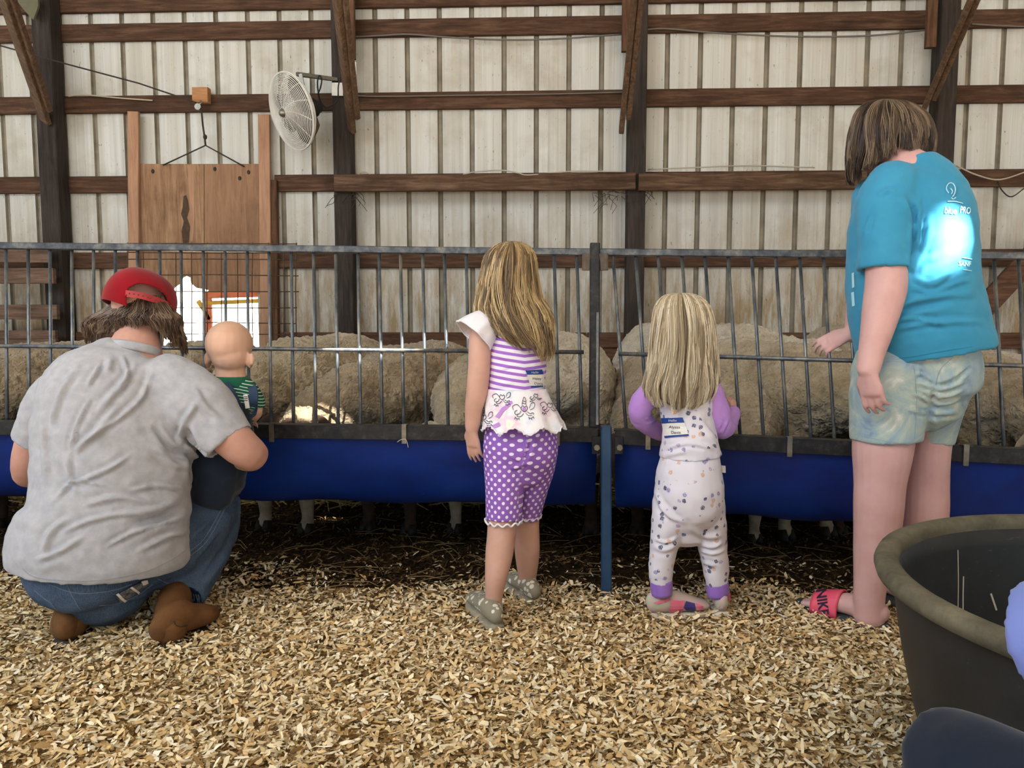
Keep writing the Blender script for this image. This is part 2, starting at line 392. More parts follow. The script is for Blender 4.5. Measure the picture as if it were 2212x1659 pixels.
# knee braces: from the post up towards the camera
for (xb, yb, xt, yt, X, wd) in ((104, 262, 12, -10, PXS[0]-0.0, 0.1), (766, 282, 733, -10, None, 0.08), (1348, 282, 1378, -10, None, 0.08), (2003, 232, 2108, -10, PXS[3]-0.1, 0.1)):
    a = P(xb, yb, 6.28); Xb = a.x
    r = ray(xt, yt); Yt = 5.35
    b = P(xt, yt, Yt)
    if X is not None or True: b = P(xt, yt, Yt)
    d = (b-a); e = b+d*0.9
    bar('knee_brace', a+Vector((-0.021, 0, 0)), e+Vector((-0.021, 0, 0)), 0.04, wd, M['brace'], wall, upv=(0, -1, 1))
    bar('knee_brace', a+d*0.12+Vector((0.024, 0, 0)), e+Vector((0.024, 0, 0.02)), 0.04, wd, M['brace'], wall, upv=(0, -1, 1))
for x, yb in ((1353, 112), (758, 128), (2009, 104)):
    a = P(x, yb, 6.27); bar('cleat', a, a+Vector((0, 0, 1.1)), 0.075, 0.05, M['cleat'], wall, upv=(0, 1, 0))
g0 = P(40, 45, 5.9); v, f = [], []
pl = [P(26, -12, 6.2), P(82, -12, 6.2), P(82, 14, 6.2), P(72, 43, 6.2), P(52, 22, 6.2)]
v = pl+[q+Vector((0, 0.02, 0)) for q in pl]; n = len(pl); f = [tuple(range(n)), tuple(range(2*n-1, n-1, -1))]+[(i, (i+1) % n, n+(i+1) % n, n+i) for i in range(n)]
obj('gusset_plate', mesh('gusset_plate', v, f), plain('grey_green_plywood', '#6b6a55', '#57543f', 0.8, 5), wall)

# unseen roof with added holes, shaped to throw sun patches on shirt and bars
roofm = plain('weathered_roof_metal', '#b9b6ac', '#98948a', 0.6, 3)
zr = 5.2
def gap(poly, s=1.0):                               # outline on a surface -> outline of the gap in the roof plane that the sun shines through
    pts = []
    for x, y, Y in poly:
        p = P(x, y, Y); pts.append(p+SUN*((zr-p.z)/SUN.z))
    return pts
gaps = [gap([(2022, 462, 2.2), (2088, 470, 2.2), (2096, 530, 2.2), (2060, 612, 2.2), (1992, 622, 2.2)]),
        gap([(640, 792, 2.75), (720, 776, 2.75), (1005, 742, 2.8), (1005, 712, 2.8), (720, 742, 2.75), (650, 765, 2.75)])]
rv, rf = box_vf((0, 0.75, zr+0.02), (26, 13.5, 0.04)); rme = mesh('roof_src', rv, rf); ro = bpy.data.objects.new('roof_src', rme); COL.objects.link(ro)
cut = []
for g in gaps:
    k = len(g); b = [Vector((p.x, p.y, zr-0.3)) for p in g]; t = [Vector((p.x, p.y, zr+0.3)) for p in g]
    ff = [tuple(range(k)), tuple(range(2*k-1, k-1, -1))]+[(i, k+i, k+(i+1) % k, (i+1) % k) for i in range(k)]
    cme = mesh('cut', b+t, ff); bm = bmesh.new(); bm.from_mesh(cme); bmesh.ops.recalc_face_normals(bm, faces=bm.faces); bm.to_mesh(cme); bm.free()
    c = bpy.data.objects.new('cut', cme); COL.objects.link(c); cut.append(c)
    bo = ro.modifiers.new('b', 'BOOLEAN'); bo.object = c; bo.operation = 'DIFFERENCE'; bo.solver = 'EXACT'
dg = bpy.context.evaluated_depsgraph_get(); rm2 = bpy.data.meshes.new_from_object(ro.evaluated_get(dg)); rm2.name = 'ceiling'
for c in cut+[ro]: bpy.data.objects.remove(c)
rm2.materials.clear(); tag(obj('ceiling', rm2, roofm), 'grey metal roof with holes cut to shape the sun patches', 'roof', kind='structure')
# eave and end walls out of view
v, f = join_vf([box_vf((0, -6.0, 4.65), (26, 0.06, 1.1)), box_vf((12.9, 0.5, 2.6), (0.06, 13, 5.2))]); tag(obj('wall_right', mesh('wall_right', v, f), M['siding']), 'metal end wall and eave board of the barn', 'wall', kind='structure')
v, f = join_vf([box_vf((0, WY+0.06, 4.9), (26, 0.03, 0.7))]); tag(obj('wall_top', mesh('wall_top', v, f), M['siding']), 'strip of metal siding above the wall', 'wall', kind='structure')
# ground inside (height field) and outside
k = NT('bedding_ground'); v = k.pos(); c = k.ramp(k.noise(v, 30, 5, 0.7), [(0.3, '#6b5030'), (0.5, '#ab895a'), (0.72, '#d8bb86')])
k.bump(k.noise(v, 55, 4, 0.7), 1.0, 0.03); M['ground'] = k.out(c, 0.95, 0, 0.1)
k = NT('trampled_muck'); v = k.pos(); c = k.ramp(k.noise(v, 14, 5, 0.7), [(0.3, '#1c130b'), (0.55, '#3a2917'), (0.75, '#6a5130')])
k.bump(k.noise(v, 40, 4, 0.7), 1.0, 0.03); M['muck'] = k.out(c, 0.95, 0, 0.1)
def gh(x, y):                                       # bedding height
    h = 0.012*noise.noise(Vector((x*3.1, y*3.1, 0.3)))+0.008*noise.noise(Vector((x*9, y*9, 4)))
    if y > 2.55: h -= 0.025*min(1, (y-2.55)/0.3)
    if y > 4.3: h += 0.5*min(1, (y-4.3)/2.0)**1.3*(0.75+0.5*noise.noise(Vector((x*1.3, y*0.7, 9))))
    return h
nx, ny = 150, 100; xs = np.linspace(-7, 7, nx); ys = np.linspace(-7, 6.48, ny); V = np.array([(x, y, gh(x, y)) for y in ys for x in xs])
Fq = np.array([(j*nx+i, j*nx+i+1, (j+1)*nx+i+1, (j+1)*nx+i) for j in range(ny-1) for i in range(nx-1)])
gm = np_mesh('floor', V, Fq); gm.materials.append(M['ground']); gm.materials.append(M['muck'])
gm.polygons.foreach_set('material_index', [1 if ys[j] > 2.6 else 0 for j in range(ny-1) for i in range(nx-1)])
tag(obj('floor', gm, None, None, True), 'barn floor under the wood shavings', 'floor', kind='structure')
k = NT('pale_gravel'); c = k.ramp(k.noise(k.pos(), 6, 5), [(0.3, '#b5ab98'), (0.7, '#d8d0be')]); M['gravel'] = k.out(c, 0.9)
v, f = box_vf((0, 36.6, -0.15), (90, 60, 0.1)); tag(obj('ground_outside', mesh('ground_outside', v, f), M['gravel']), 'pale sunlit yard outside the low door opening', 'ground', kind='structure')
M['dirt'] = plain('grey_yard_dirt', '#5c6066', '#6b6f75', 0.9, 4)
v, f = box_vf((0, -26, -0.15), (90, 38, 0.1)); tag(obj('ground_front', mesh('ground_front', v, f), M['dirt']), 'pale sunlit yard on the open side of the barn', 'ground', kind='structure')

# ---------------------------------------------------------------- guillotine door
DY = 6.43
door = empty('door_1', P(440, 700, DY), 'weathered plywood lift door with a chewed bottom edge', 'door', kind='structure')
def panel(name, poly, m, th=0.018, Y=DY):
    p = [P(x, y, Y) for x, y in poly]; n = len(p); bm = bmesh.new()
    a = [bm.verts.new(q) for q in p]; b = [bm.verts.new(q+Vector((0, th, 0))) for q in p]
    bm.faces.new(a); bm.faces.new(b[::-1])
    for i in range(n): bm.faces.new((a[i], b[i], b[(i+1) % n], a[(i+1) % n]))
    bmesh.ops.recalc_face_normals(bm, faces=bm.faces); bmesh.ops.triangulate(bm, faces=[q for q in bm.faces if len(q.verts) > 4]); me = bpy.data.meshes.new(name); bm.to_mesh(me); bm.free(); return obj(name, me, m, door)
panel('plywood_sheet', [(299, 354), (440, 354), (441, 625), (424, 622), (412, 611), (411, 600), (402, 596), (394, 600), (388, 613), (376, 621), (362, 650), (355, 700), (348, 790), (301, 790)], M['ply'])
panel('plywood_sheet', [(441.5, 354), (563, 354), (562, 629), (470, 629), (455, 628), (442, 625)], M['ply2'])
bar('door_track', P(289, 242, DY-0.02), P(292, 800, DY-0.02), 0.092, 0.04, M['track'], door, upv=(0, 1, 0))
bar('door_track', P(571, 248, DY-0.02), P(577, 800, DY-0.02), 0.095, 0.04, M['track'], door, upv=(0, 1, 0))
bar('door_stop', P(592, 390, DY+0.01), P(596, 800, DY+0.01), 0.06, 0.06, M['cleat'], door, upv=(0, 1, 0))
stp_ = [(396, 424), (402, 421), (406, 432), (409, 452), (404, 470), (411, 490), (408, 524), (395, 526), (392, 500), (397, 478), (391, 462), (395, 445)]
panel('dark_stain', stp_, plain('dark_wood_stain', '#3f3128', '#55432f', 0.9, 30), 0.0015, DY-0.0016)
panel('pale_streak', [(405, 356), (418, 356), (420, 470), (416, 520), (410, 520), (409, 440)], M['track'], 0.001, DY-0.0011)
for x, y in ((330, 370), (464, 365), (537, 372), (518, 385)):
    v, f = ell_vf(P(x, y, DY-0.002), (0.014, 0.004, 0.018), n=10, m=6); obj('knot_hole', mesh('knot_hole', v, f), M['black'], door, True)
# pulley, cords
pb = bar('pulley_block', P(419, 207, 6.41), P(452, 207, 6.41), 0.07, 0.125, M['plyedge']); tag(pb, 'small tan wood block holding the door pulley on the girt', 'wood block')
pu = empty('pulley', P(429, 230, 6.34), 'small metal pulley hanging under the tan wood block', 'pulley')
tube('hook', [P(434, 218, 6.36), P(434, 224, 6.34), P(430, 226, 6.34)], 0.008, M['galv'], pu)
c = P(428, 231, 6.34); v, f = tube_vf([c+Vector((0, -0.012, 0)), c+Vector((0, 0.012, 0))], 0.026, 14); obj('wheel', mesh('wheel', v, f), M['galv'], pu)
cd_ = empty('door_cord', P(440, 300, 6.38), 'dark cord running from the lift door over the pulley to the left', 'cord')
tube('cord', [P(-30, 90, 6.1), P(120, 132, 6.2), P(300, 180, 6.3), P(395, 212, 6.34), P(424, 222, 6.35)], 0.006, M['rope'], cd_, 6)
tube('cord', [P(434, 226, 6.34), P(438, 270, 6.37), P(442, 296, 6.39), P(444, 314, 6.40)], 0.008, M['rope'], cd_, 6)
tube('cord', [P(352, 357, 6.41), P(444, 314, 6.40), P(528, 360, 6.41)], 0.006, M['rope'], cd_, 6)
v, f = ell_vf(P(443, 296, 6.39), (0.016, 0.016, 0.022)); obj('knot', mesh('knot', v, f), M['rope'], cd_, True)
# wire panel in front of the door
wp = empty('wire_panel', P(450, 700, 6.2), 'rusty welded wire stock panel standing before the lift door', 'wire panel')
for i, x in enumerate((276, 309, 345, 380, 413, 448, 478, 512, 546, 580, 612, 640)):
    tube('wire', [P(x, 524+0.02*x*0, 6.2), P(x+2*math.sin(i*2.1), 620, 6.2), P(x+1, 790, 6.2)], 0.0045, M['rustwire'], wp, 5)
for i, y in enumerate((526, 545, 560, 595, 629, 664, 698, 722, 750)):
    tube('wire', [P(274 if y < 600 else 330, y, 6.195), P(460, y+2*math.sin(i*1.7), 6.195), P(642+4*math.sin(i*5), y+1, 6.195)], 0.0045, M['rustwire'], wp, 5)
# boards at the left, behind the feeder
rp = empty('board_panel', P(60, 690, 6.1), 'weathered grey brown wooden rail panel against the left post', 'wooden rails')
for y, xr, h in ((549, 108, 0.14), (596, 118, 0.125), (674, 126, 0.12), (723, 122, 0.07), (744, 124, 0.09)):
    bar('rail_board', P(-60, y, 6.15), P(xr, y, 6.15), 0.04, h, M['pallet'], rp)
bar('upright', P(-25, 540, 6.19), P(-20, 790, 6.19), 0.09, 0.04, M['pallet'], rp, upv=(0, 1, 0))
# diagonal board at the right
db = bar('diagonal_board', P(2060, 735, 6.25), P(2260, 520, 6.25), 0.04, 0.17, M['skirt'], None, upv=(-1, 0, 1)); tag(db, 'brown diagonal board leaning on the wall at the far right', 'board')
# cables on the wall
def cable(name, pts, r, m, label):
    p = [P(x, y, Y) for x, y, Y in pts]; a = cr([tuple(q) for q in p], 6); o = tube(name, a, r, m, None, 6); return tag(o, label, 'cable')
cable('electric_cable', [(758, 80, 6.43), (820, 77, 6.43), (882, 74, 6.43), (960, 80, 6.42), (1080, 86, 6.42), (1200, 84, 6.42), (1345, 74, 6.42)], 0.007, M['cable'], 'grey cable sagging below the top girt in the middle bay')
cable('electric_cable', [(1395, 64, 6.43), (1440, 62, 6.43), (1560, 72, 6.42), (1720, 79, 6.42), (1880, 77, 6.42), (2005, 64, 6.43)], 0.007, M['cable'], 'grey cable sagging below the top girt in the right bay')
cable('electric_cable', [(2100, 52, 6.43), (2150, 55, 6.42), (2225, 58, 6.42)], 0.006, M['cable'], 'short grey cable under the top girt at the right edge')
cable('electric_cable', [(148, 208, 6.42), (180, 205, 6.42), (260, 212, 6.43), (330, 217, 6.43)], 0.006, M['wirew'], 'pale loose cable on the second girt beside the left post')
cable('electric_cable', [(760, 197, 6.42), (790, 208, 6.43), (1000, 206, 6.43), (1200, 203, 6.43), (1350, 199, 6.43)], 0.006, M['cable'], 'cable lying along the second girt beside the fan')
cable('twine', [(770, 380, 6.42), (785, 371, 6.4), (800, 377, 6.4)], 0.005, M['wirew'], 'loop of twine on the guard board by the middle post')
cable('twine', [(985, 380, 6.26), (1030, 371, 6.24), (1085, 368, 6.24), (1120, 374, 6.24), (1145, 378, 6.24), (1240, 370, 6.3), (1350, 371, 6.3)], 0.005, M['wirew'], 'pale twine lying on the guard board of the middle bay')
cable('twine', [(2065, 358, 6.42), (2110, 378, 6.38), (2160, 388, 6.38), (2225, 368, 6.42)], 0.006, M['wirew'], 'pale twine drooping across the girt at the right edge')
cable('twine', [(2155, 392, 6.42), (2165, 412, 6.42), (2185, 425, 6.42), (2215, 405, 6.42)], 0.005, M['rope'], 'dark hanging cord below the girt at the right edge')
cable('twine', [(1400, 366, 6.4), (1500, 362, 6.3), (1620, 358, 6.4), (1760, 362, 6.4)], 0.005, M['wirew'], 'pale twine lying on the guard board of the right bay')
# cobweb tufts hanging under the guard boards
for i, (x, y) in enumerate(((757, 415), (1320, 418), (1385, 414))):
    parts = []
    for q in range(16):
        a = P(x+random.uniform(-25, 25), y+random.uniform(-3, 6), 6.3); b = a+Vector((random.uniform(-0.08, 0.08), 0, random.uniform(-0.1, 0.02))); c = b+Vector((random.uniform(-0.06, 0.06), 0, random.uniform(-0.08, 0)))
        parts.append(tube_vf([a, b, c], 0.0025, 4))
    v, f = join_vf(parts); tag(obj('cobweb', mesh('cobweb', v, f), M['rope']), ('dusty cobweb tuft under the guard board by the middle post', 'dusty cobweb tuft under the right end of the middle guard board', 'dusty cobweb tuft under the left end of the right guard board')[i], 'cobweb', kind='stuff')
# electric box and plates
sb = empty('switch_box', P(762, 149, 6.25), 'white switch plate on the post above the fan', 'switch')
bar('plate', P(762, 135, 6.26), P(763, 162, 6.26), 0.055, 0.03, M['white'], sb, upv=(0, 1, 0)); v, f = ell_vf(P(760, 149, 6.24), (0.012, 0.01, 0.016), n=10, m=6); obj('toggle', mesh('toggle', v, f), M['black'], sb, True)

# ---------------------------------------------------------------- fan
fc = P(629, 241, 5.95); fan = empty('wall_fan', fc, 'round white caged barn fan on an arm beside the post', 'fan')
ax = Vector((-0.64, -0.70, -0.32)).normalized(); fu = Vector((-0.1, 0.0, 1)); fu = (fu-ax*fu.dot(ax)).normalized(); fs = ax.cross(fu)
FR = 0.285
def fp(r, a, h): return fc+(fs*math.cos(a)+fu*math.sin(a))*r+ax*h
def ringvf(r, h, rad, n=56): 
    pts = [fp(r, 2*PI*i/n, h) for i in range(n+1)]; return tube_vf(pts, rad, 5, False)
cg = [ringvf(FR*q, 0.075*(1-q**2.6), 0.0028) for q in np.linspace(0.14, 0.97, 22)]+[ringvf(FR, 0, 0.006)]
v, f = join_vf(cg); cage = obj('front_cage', mesh('front_cage', v, f), M['white'], fan, True)
sp_ = [tube_vf([fp(FR*q, a+0.5*q, 0.072*(1-q**2.6)-0.004) for q in np.linspace(0.1, 1, 10)], 0.0032, 5) for a in np.linspace(0, 2*PI, 12, endpoint=False)]
v, f = join_vf(sp_); obj('cage_spokes', mesh('cage_spokes', v, f), M['white'], cage, True)
cg = [ringvf(FR*q, -0.10*(1-q**3)-0.012, 0.0028) for q in np.linspace(0.2, 1.0, 15)]; v, f = join_vf(cg); bc = obj('back_cage', mesh('back_cage', v, f), M['white'], fan, True)
sp_ = [tube_vf([fp(FR*q, a, -0.10*(1-q**3)-0.012) for q in np.linspace(0.1, 1, 8)], 0.0032, 5) for a in np.linspace(0, 2*PI, 12, endpoint=False)]
v, f = join_vf(sp_); obj('cage_spokes', mesh('cage_spokes', v, f), M['white'], bc, True)
bm_ = plain('dusty_blade', '#5f5140', '#453a2e', 0.8, 12)
for b in range(3):
    a0 = b*2*PI/3; V, Fs = [], []; N = 8
    for i in range(N):
        q = 0.2+0.72*i/(N-1)
        for j in range(7):
            t = j/6; wd = 0.95*math.sin(PI*min(1, 0.25+0.6*i/(N-1))); a = a0+(t-0.5)*wd*1.7; V.append(fp(FR*q, a, -0.045+0.05*(t-0.5)))
    Fs = [(i*7+j, i*7+j+1, (i+1)*7+j+1, (i+1)*7+j) for i in range(N-1) for j in range(6)]; o = obj('blade', mesh('blade', V, Fs), bm_, fan, True)
    s = o.modifiers.new('s', 'SOLIDIFY'); s.thickness = 0.003
v, f = loft_vf([W(fp(0, 0, -0.05), 0.04), W(fp(0, 0, 0.05), 0.038), W(fp(0, 0, 0.075), 0.03)], 16, 2); obj('hub', mesh('hub', v, f), M['galv'], fan, True)
v, f = loft_vf([W(fp(0, 0, -0.09), 0.06), W(fp(0, 0, -0.20), 0.075), W(fp(0, 0, -0.235), 0.05)], 16, 3); obj('motor', mesh('motor', v, f), M['black'], fan, True)
mt = fp(0, 0, -0.15)
bar('bracket_arm', P(641, 160, 6.05), P(727, 172, 6.3), 0.03, 0.03, M['galv'], fan); bar('drop_arm', P(649, 160, 6.05), mt, 0.03, 0.012, M['galv'], fan, upv=(0, 1, 0))
bar('mount_plate', P(729, 179, 6.28), P(729, 207, 6.28), 0.09, 0.012, M['white'], fan, upv=(0, 1, 0))
tube('power_cord', cr([tuple(q) for q in (P(686, 205, 6.05), P(692, 190, 6.05), P(695, 172, 6.08), P(690, 163, 6.1), P(686, 175, 6.1), P(687, 195, 6.1), P(692, 218, 6.15), P(705, 232, 6.2), P(728, 218, 6.2), P(731, 185, 6.2), P(737, 165, 6.2))], 5), 0.006, M['black'], fan, 6)
# yard beyond the opening
v, f = box_vf((-9, 17, 2.0), (9, 0.2, 4.4)); tag(obj('backdrop', mesh('backdrop', v, f), plain('white_backdrop_paint', '#e8e6e0', '#dedcd5', 0.8, 2)), 'added white backdrop that whitens the view through the low door opening', 'backdrop')  # added white panel, stands in for the blown-out sky behind the opening
ym = plain('red_gate_paint', '#b0583c', '#bd6a4c', 0.5, 8); yy = plain('yellow_gate_paint', '#c9a13a', '#b88f30', 0.5, 8)
gt = empty('farm_gate', P(500, 760, 9.5), 'red and yellow farm machine frame standing in the yard outside the door', 'machine')
bar('beam', P(452, 636, 9.5), P(600, 632, 9.5), 0.06, 0.1, ym, gt); bar('beam', P(440, 655, 9.5), P(600, 648, 9.5), 0.06, 0.05, yy, gt)
bar('upright', P(449, 630, 9.5), Vector((P(453, 770, 9.5).x, 9.5, -0.1)), 0.09, 0.05, ym, gt, upv=(0, 1, 0)); bar('strut', P(428, 650, 9.5), P(455, 690, 9.5), 0.05, 0.05, yy, gt, upv=(0, 1, 0)); bar('upright', P(590, 628, 9.5), Vector((P(592, 770, 9.5).x, 9.5, -0.1)), 0.09, 0.05, ym, gt, upv=(0, 1, 0))
v, f = ell_vf(P(507, 621, 9.5), (0.05, 0.05, 0.07)); obj('knob', mesh('knob', v, f), ym, gt, True)
# ---------------------------------------------------------------- bunk feeders
k = NT('worn_painted_steel'); v = k.pos(); n1 = k.noise(v, 22, 5, 0.65); c = k.ramp(n1, [(0.34, '#30353b'), (0.5, '#4d5258'), (0.64, '#71716e'), (0.76, '#8c7f6a')])
k.bump(n1, 0.15, 0.002); M['steel'] = k.out(c, 0.42, 0.35, 0.5)
k = NT('rubbed_bar_steel'); v = k.pos(); n1 = k.noise(k.pos((1, 1, 0.35)), 26, 5, 0.65); c = k.ramp(n1, [(0.3, '#3d434a'), (0.5, '#646b72'), (0.66, '#8c8981'), (0.8, '#a0917c')])
M['bar'] = k.out(c, 0.38, 0.5, 0.5)
k = NT('dirty_black_rail'); v = k.pos(); n1 = k.noise(v, 30, 5, 0.7); c = k.ramp(n1, [(0.36, '#15161a'), (0.55, '#26272a'), (0.75, '#4b4740')]); M['rail'] = k.out(c, 0.5, 0.2, 0.4)
k = NT('blue_poly'); v = k.pos(); n1 = k.noise(k.pos((1.2, 1, 2)), 3, 5, 0.6); c = k.ramp(n1, [(0.35, '#0a2872'), (0.6, '#0d348c'), (0.8, '#1a4298')]); M['bluepoly'] = k.out(c, 0.42, 0, 0.45)
M['blueleg'] = plain('blue_painted_leg', '#22466e', '#3a5878', 0.5, 14, metal=0.2)
M['strap'] = plain('steel_strap', '#8d897e', '#6b675e', 0.4, 40, metal=0.7)
def feeder(label, A, B, C, D, fr, tops, bxs, endpost, leg, clips):
    # A-B: top rail ends, C-D: front edge ends (world points), fr: fractions of bars
    fd = empty('bunk_feeder', (C+D)/2, label, 'feeder')
    ab = (B-A).normalized(); nrm = Vector((ab.y, -ab.x, 0)).normalized()      # towards the camera
    tr_ = bar('top_rail', A, B, 0.04, 0.026, M['steel'], fd)
    er = bar('front_rail', C, D, 0.012, 0.05, M['rail'], fd)
    C2, D2 = C+Vector((0, 0.012, 0.022)), D+Vector((0, 0.012, 0.022))
    bar('rail_flange', C2+Vector((0, 0.014, 0)), D2+Vector((0, 0.014, 0)), 0.04, 0.006, M['rail'], er)
    for t in fr:
        a = A.lerp(B, t)+Vector((0, 0, -0.012)); b = C.lerp(D, t)+Vector((0, 0.045, -0.03))
        tube('bar', [a, a.lerp(b, 0.5), b], 0.0062, M['bar'], fd, 8)
    q = 0.565
    t0, t1 = min(fr)-0.004, max(fr)+0.004
    if tops: tube('cross_rod', [A.lerp(B, t0).lerp(C.lerp(D, t0), q)+Vector((0, 0.03-0.012, 0)), A.lerp(B, t1).lerp(C.lerp(D, t1), q)+Vector((0, 0.03-0.012, 0))], 0.0075, M['bar'], fd, 8)
    # trough: rounded V of blue sheet hanging between the front rail and a back rail
    prof = [(0.008, 0.02), (0.02, -0.03), (0.07, -0.13), (0.14, -0.24), (0.21, -0.298), (0.29, -0.31), (0.37, -0.28), (0.43, -0.2), (0.465, -0.12), (0.47, -0.075)]
    pr_ = cr(prof, 3); N = 30; V, Fs = [], []
    for i in range(N+1):
        p = C.lerp(D, i/N)
        sag = 0.006*math.sin(i*1.3)
        for (dy, dz) in pr_: V.append(p-nrm*dy+Vector((0, 0, dz+sag*(1 if dz < -0.1 else 0))))
    m_ = len(pr_); Fs = [(i*m_+j, (i+1)*m_+j, (i+1)*m_+j+1, i*m_+j+1) for i in range(N) for j in range(m_-1)]
    tq = obj('trough', mesh('trough', V, Fs), M['bluepoly'], fd, True); s = tq.modifiers.new('s', 'SOLIDIFY'); s.thickness = 0.005; s.offset = 1
    bar('back_rail', C-nrm*0.485+Vector((0, 0, -0.085)), D-nrm*0.485+Vector((0, 0, -0.085)), 0.03, 0.03, M['steel'], fd)
    for t in clips:
        p = C.lerp(D, t); bar('strap_clip', p+nrm*0.010+Vector((0, 0, -0.036)), p+nrm*0.010+Vector((0, 0, 0.03)), 0.017, 0.006, M['strap'], fd, upv=nrm)
        bar('strap_top', p+nrm*0.010+Vector((0, 0, 0.03)), p-nrm*0.03+Vector((0, 0, 0.026)), 0.017, 0.004, M['strap'], fd)
    return fd, nrm
A1, B1, C1, D1 = P(-90, 530, 2.95), P(1276, 545, 2.90), P(-90, 924, 2.72), P(1291, 940, 2.655)
_e = 0.9; _u = (B1-A1).normalized(); A1 = A1-_u*_e; _u = (D1-C1).normalized(); C1 = C1-_u*_e
tp = [-34, 13, 61, 108, 155, 202, 249, 297, 345, 391, 439, 486, 534, 581, 629, 677, 725, 773, 819, 865, 913, 960, 1007, 1054, 1100, 1148, 1197, 1246]
def frac(x, y, A, B):
    r = ray(x, y); d = B-A; # intersect vertical plane of the line with the ray
    n = Vector((d.y, -d.x, 0)); t = (A-CAM).dot(n)/r.dot(n); h = CAM+r*t; return (h-A).dot(d)/d.dot(d)
fr1 = [frac(x, 545, A1, B1) for x in tp]; _d = fr1[1]-fr1[0]; fr1 = [fr1[0]-_d*i for i in range(1, 40) if fr1[0]-_d*i > 0.01]+fr1
f1, n1_ = feeder('left blue bunk feeder with grey slant bars behind the crouching adult', A1, B1, C1, D1, fr1, True, None, None, None, [0.05, 0.3, frac(588, 915, C1, D1), frac(874, 930, C1, D1), frac(1204, 935, C1, D1)])
A2, B2, C2, D2 = P(1294, 545, 2.90), P(2330, 554, 2.70), P(1328, 944, 2.655), P(2330, 993, 2.46)
_u = (B2-A2).normalized(); B2 = B2+_u*_e; _u = (D2-C2).normalized(); D2 = D2+_u*_e
tp2 = [1324, 1373, 1422, 1473, 1523, 1573, 1624, 1676, 1728, 1779, 1830, 1882, 1935, 1988, 2041, 2095, 2148, 2201, 2255]
fr2 = [frac(x, 548, A2, B2) for x in tp2]; _d = fr2[-1]-fr2[-2]; fr2 = fr2+[fr2[-1]+_d*i for i in range(1, 40) if fr2[-1]+_d*i < 0.99]
f2, n2_ = feeder('right blue bunk feeder with grey bars before the teenager in teal', A2, B2, C2, D2, fr2, True, None, None, None, [frac(1400, 945, C2, D2), frac(1705, 960, C2, D2), frac(2084, 982, C2, D2)])
# end post, bracket plates and leg of the left unit
bar('end_post', P(1285, 528, 2.885), P(1283, 930, 2.70), 0.036, 0.036, M['rail'], f1, upv=(0, 1, 0))
bar('end_post_strip', P(1291, 590, 2.845), P(1290, 918, 2.68), 0.010, 0.008, M['bar'], f1, upv=(0, 1, 0))
M['blockm'] = plain('rusty_brown_plate', '#4c443b', '#665a4b', 0.7, 30)
for x0, x1 in ((1258, 1276), (1294, 1313)):
    pb_ = bar('bracket_plate', P((x0+x1)/2, 548, 2.865), P((x0+x1)/2, 584, 2.865), abs(x1-x0)*0.00175, 0.03, M['blockm'], f1, upv=(0, 1, 0), ch=0.2)
lg = bar('leg', P(1309, 920, 2.625), G(1310, 1280)+Vector((0, 0, -0.03)), 0.036, 0.036, M['blueleg'], f1, upv=(0, 1, 0))
obj('leg_cap', mesh('leg_cap', *box_vf(P(1309, 925, 2.625), (0.034, 0.034, 0.012))), M['rail'], lg)
for x, fd in ((1288, f1), (1337, f2)):
    ea = bar('ear_plate', P(x, 943, 2.64), P(x, 980, 2.64), 0.030, 0.008, M['rail'], fd, upv=(0, 1, 0)); c = P(x+1, 966, 2.63); v, f = tube_vf([c+Vector((0, -0.012, 0)), c+Vector((0, 0.01, 0))], 0.011, 6); obj('bolt', mesh('bolt', v, f), M['strap'], ea)
bar('back_leg', P(1309, 990, 3.05), G(1311, 1215)+Vector((0, 0, -0.03)), 0.036, 0.036, M['rail'], f1, upv=(0, 1, 0))
bar('leg_brace', P(1300, 985, 2.66), P(1298, 1100, 2.98), 0.01, 0.03, M['rail'], f1, upv=(0, 1, 0))
# far legs out of frame
for A_, fd in ((C1+Vector((0.03, 0, 0)), f1), (D2-Vector((0.03, 0, 0)), f2)):
    bar('leg', A_, Vector((A_.x, A_.y, -0.03)), 0.036, 0.036, M['blueleg'], fd, upv=(0, 1, 0))
# twine under a clip
tw = tube('twine_end', cr([tuple(P(x, y, 2.63)) for x, y in ((858, 955), (866, 950), (876, 949), (880, 958), (882, 967))], 4), 0.0014, M['wirew'], None, 5); tag(tw, 'frayed white twine end under a clip of the left feeder', 'twine')
# straw and hay lying in the troughs
M['hay'] = plain('hay', '#a5894f', '#c7ab6b', 0.8, 30)
def straws(name, n, f_pos, lmin, lmax, r, m, dz=0.012, tilt=0.25):
    Vv, Ff = [], []
    for i in range(n):
        p = Vector(f_pos()); a = random.uniform(0, 2*PI); L = random.uniform(lmin, lmax); d = Vector((math.cos(a), math.sin(a), random.uniform(-tilt, tilt)))*L/2; s = Vector((-math.sin(a), math.cos(a), 0))*r; u = Vector((0, 0, r))
        bnd = Vector((random.uniform(-1, 1), random.uniform(-1, 1), random.uniform(0, 1)))*L*0.08
        o = len(Vv)
        for q, w_ in ((-d, 0), (bnd, 0), (d, 0)): Vv += [p+q-s, p+q+u*1.6, p+q+s]
        for b in (0, 3): Ff += [(o+b, o+b+1, o+b+4, o+b+3), (o+b+1, o+b+2, o+b+5, o+b+4), (o+b+2, o+b, o+b+3, o+b+5)]
    return obj(name, mesh(name, Vv, Ff), m)
def in_tr(C, D, nr): 
    def q():
        t = random.random(); p = C.lerp(D, t); return p-nr*random.uniform(0.2, 0.34)+Vector((0, 0, -0.245+random.uniform(-0.02, 0.05)))
    return q
tag(straws('hay', 700, in_tr(C1, D1, n1_), 0.04, 0.12, 0.0015, M['hay']), 'loose hay lying in the left blue trough', 'hay', kind='stuff')
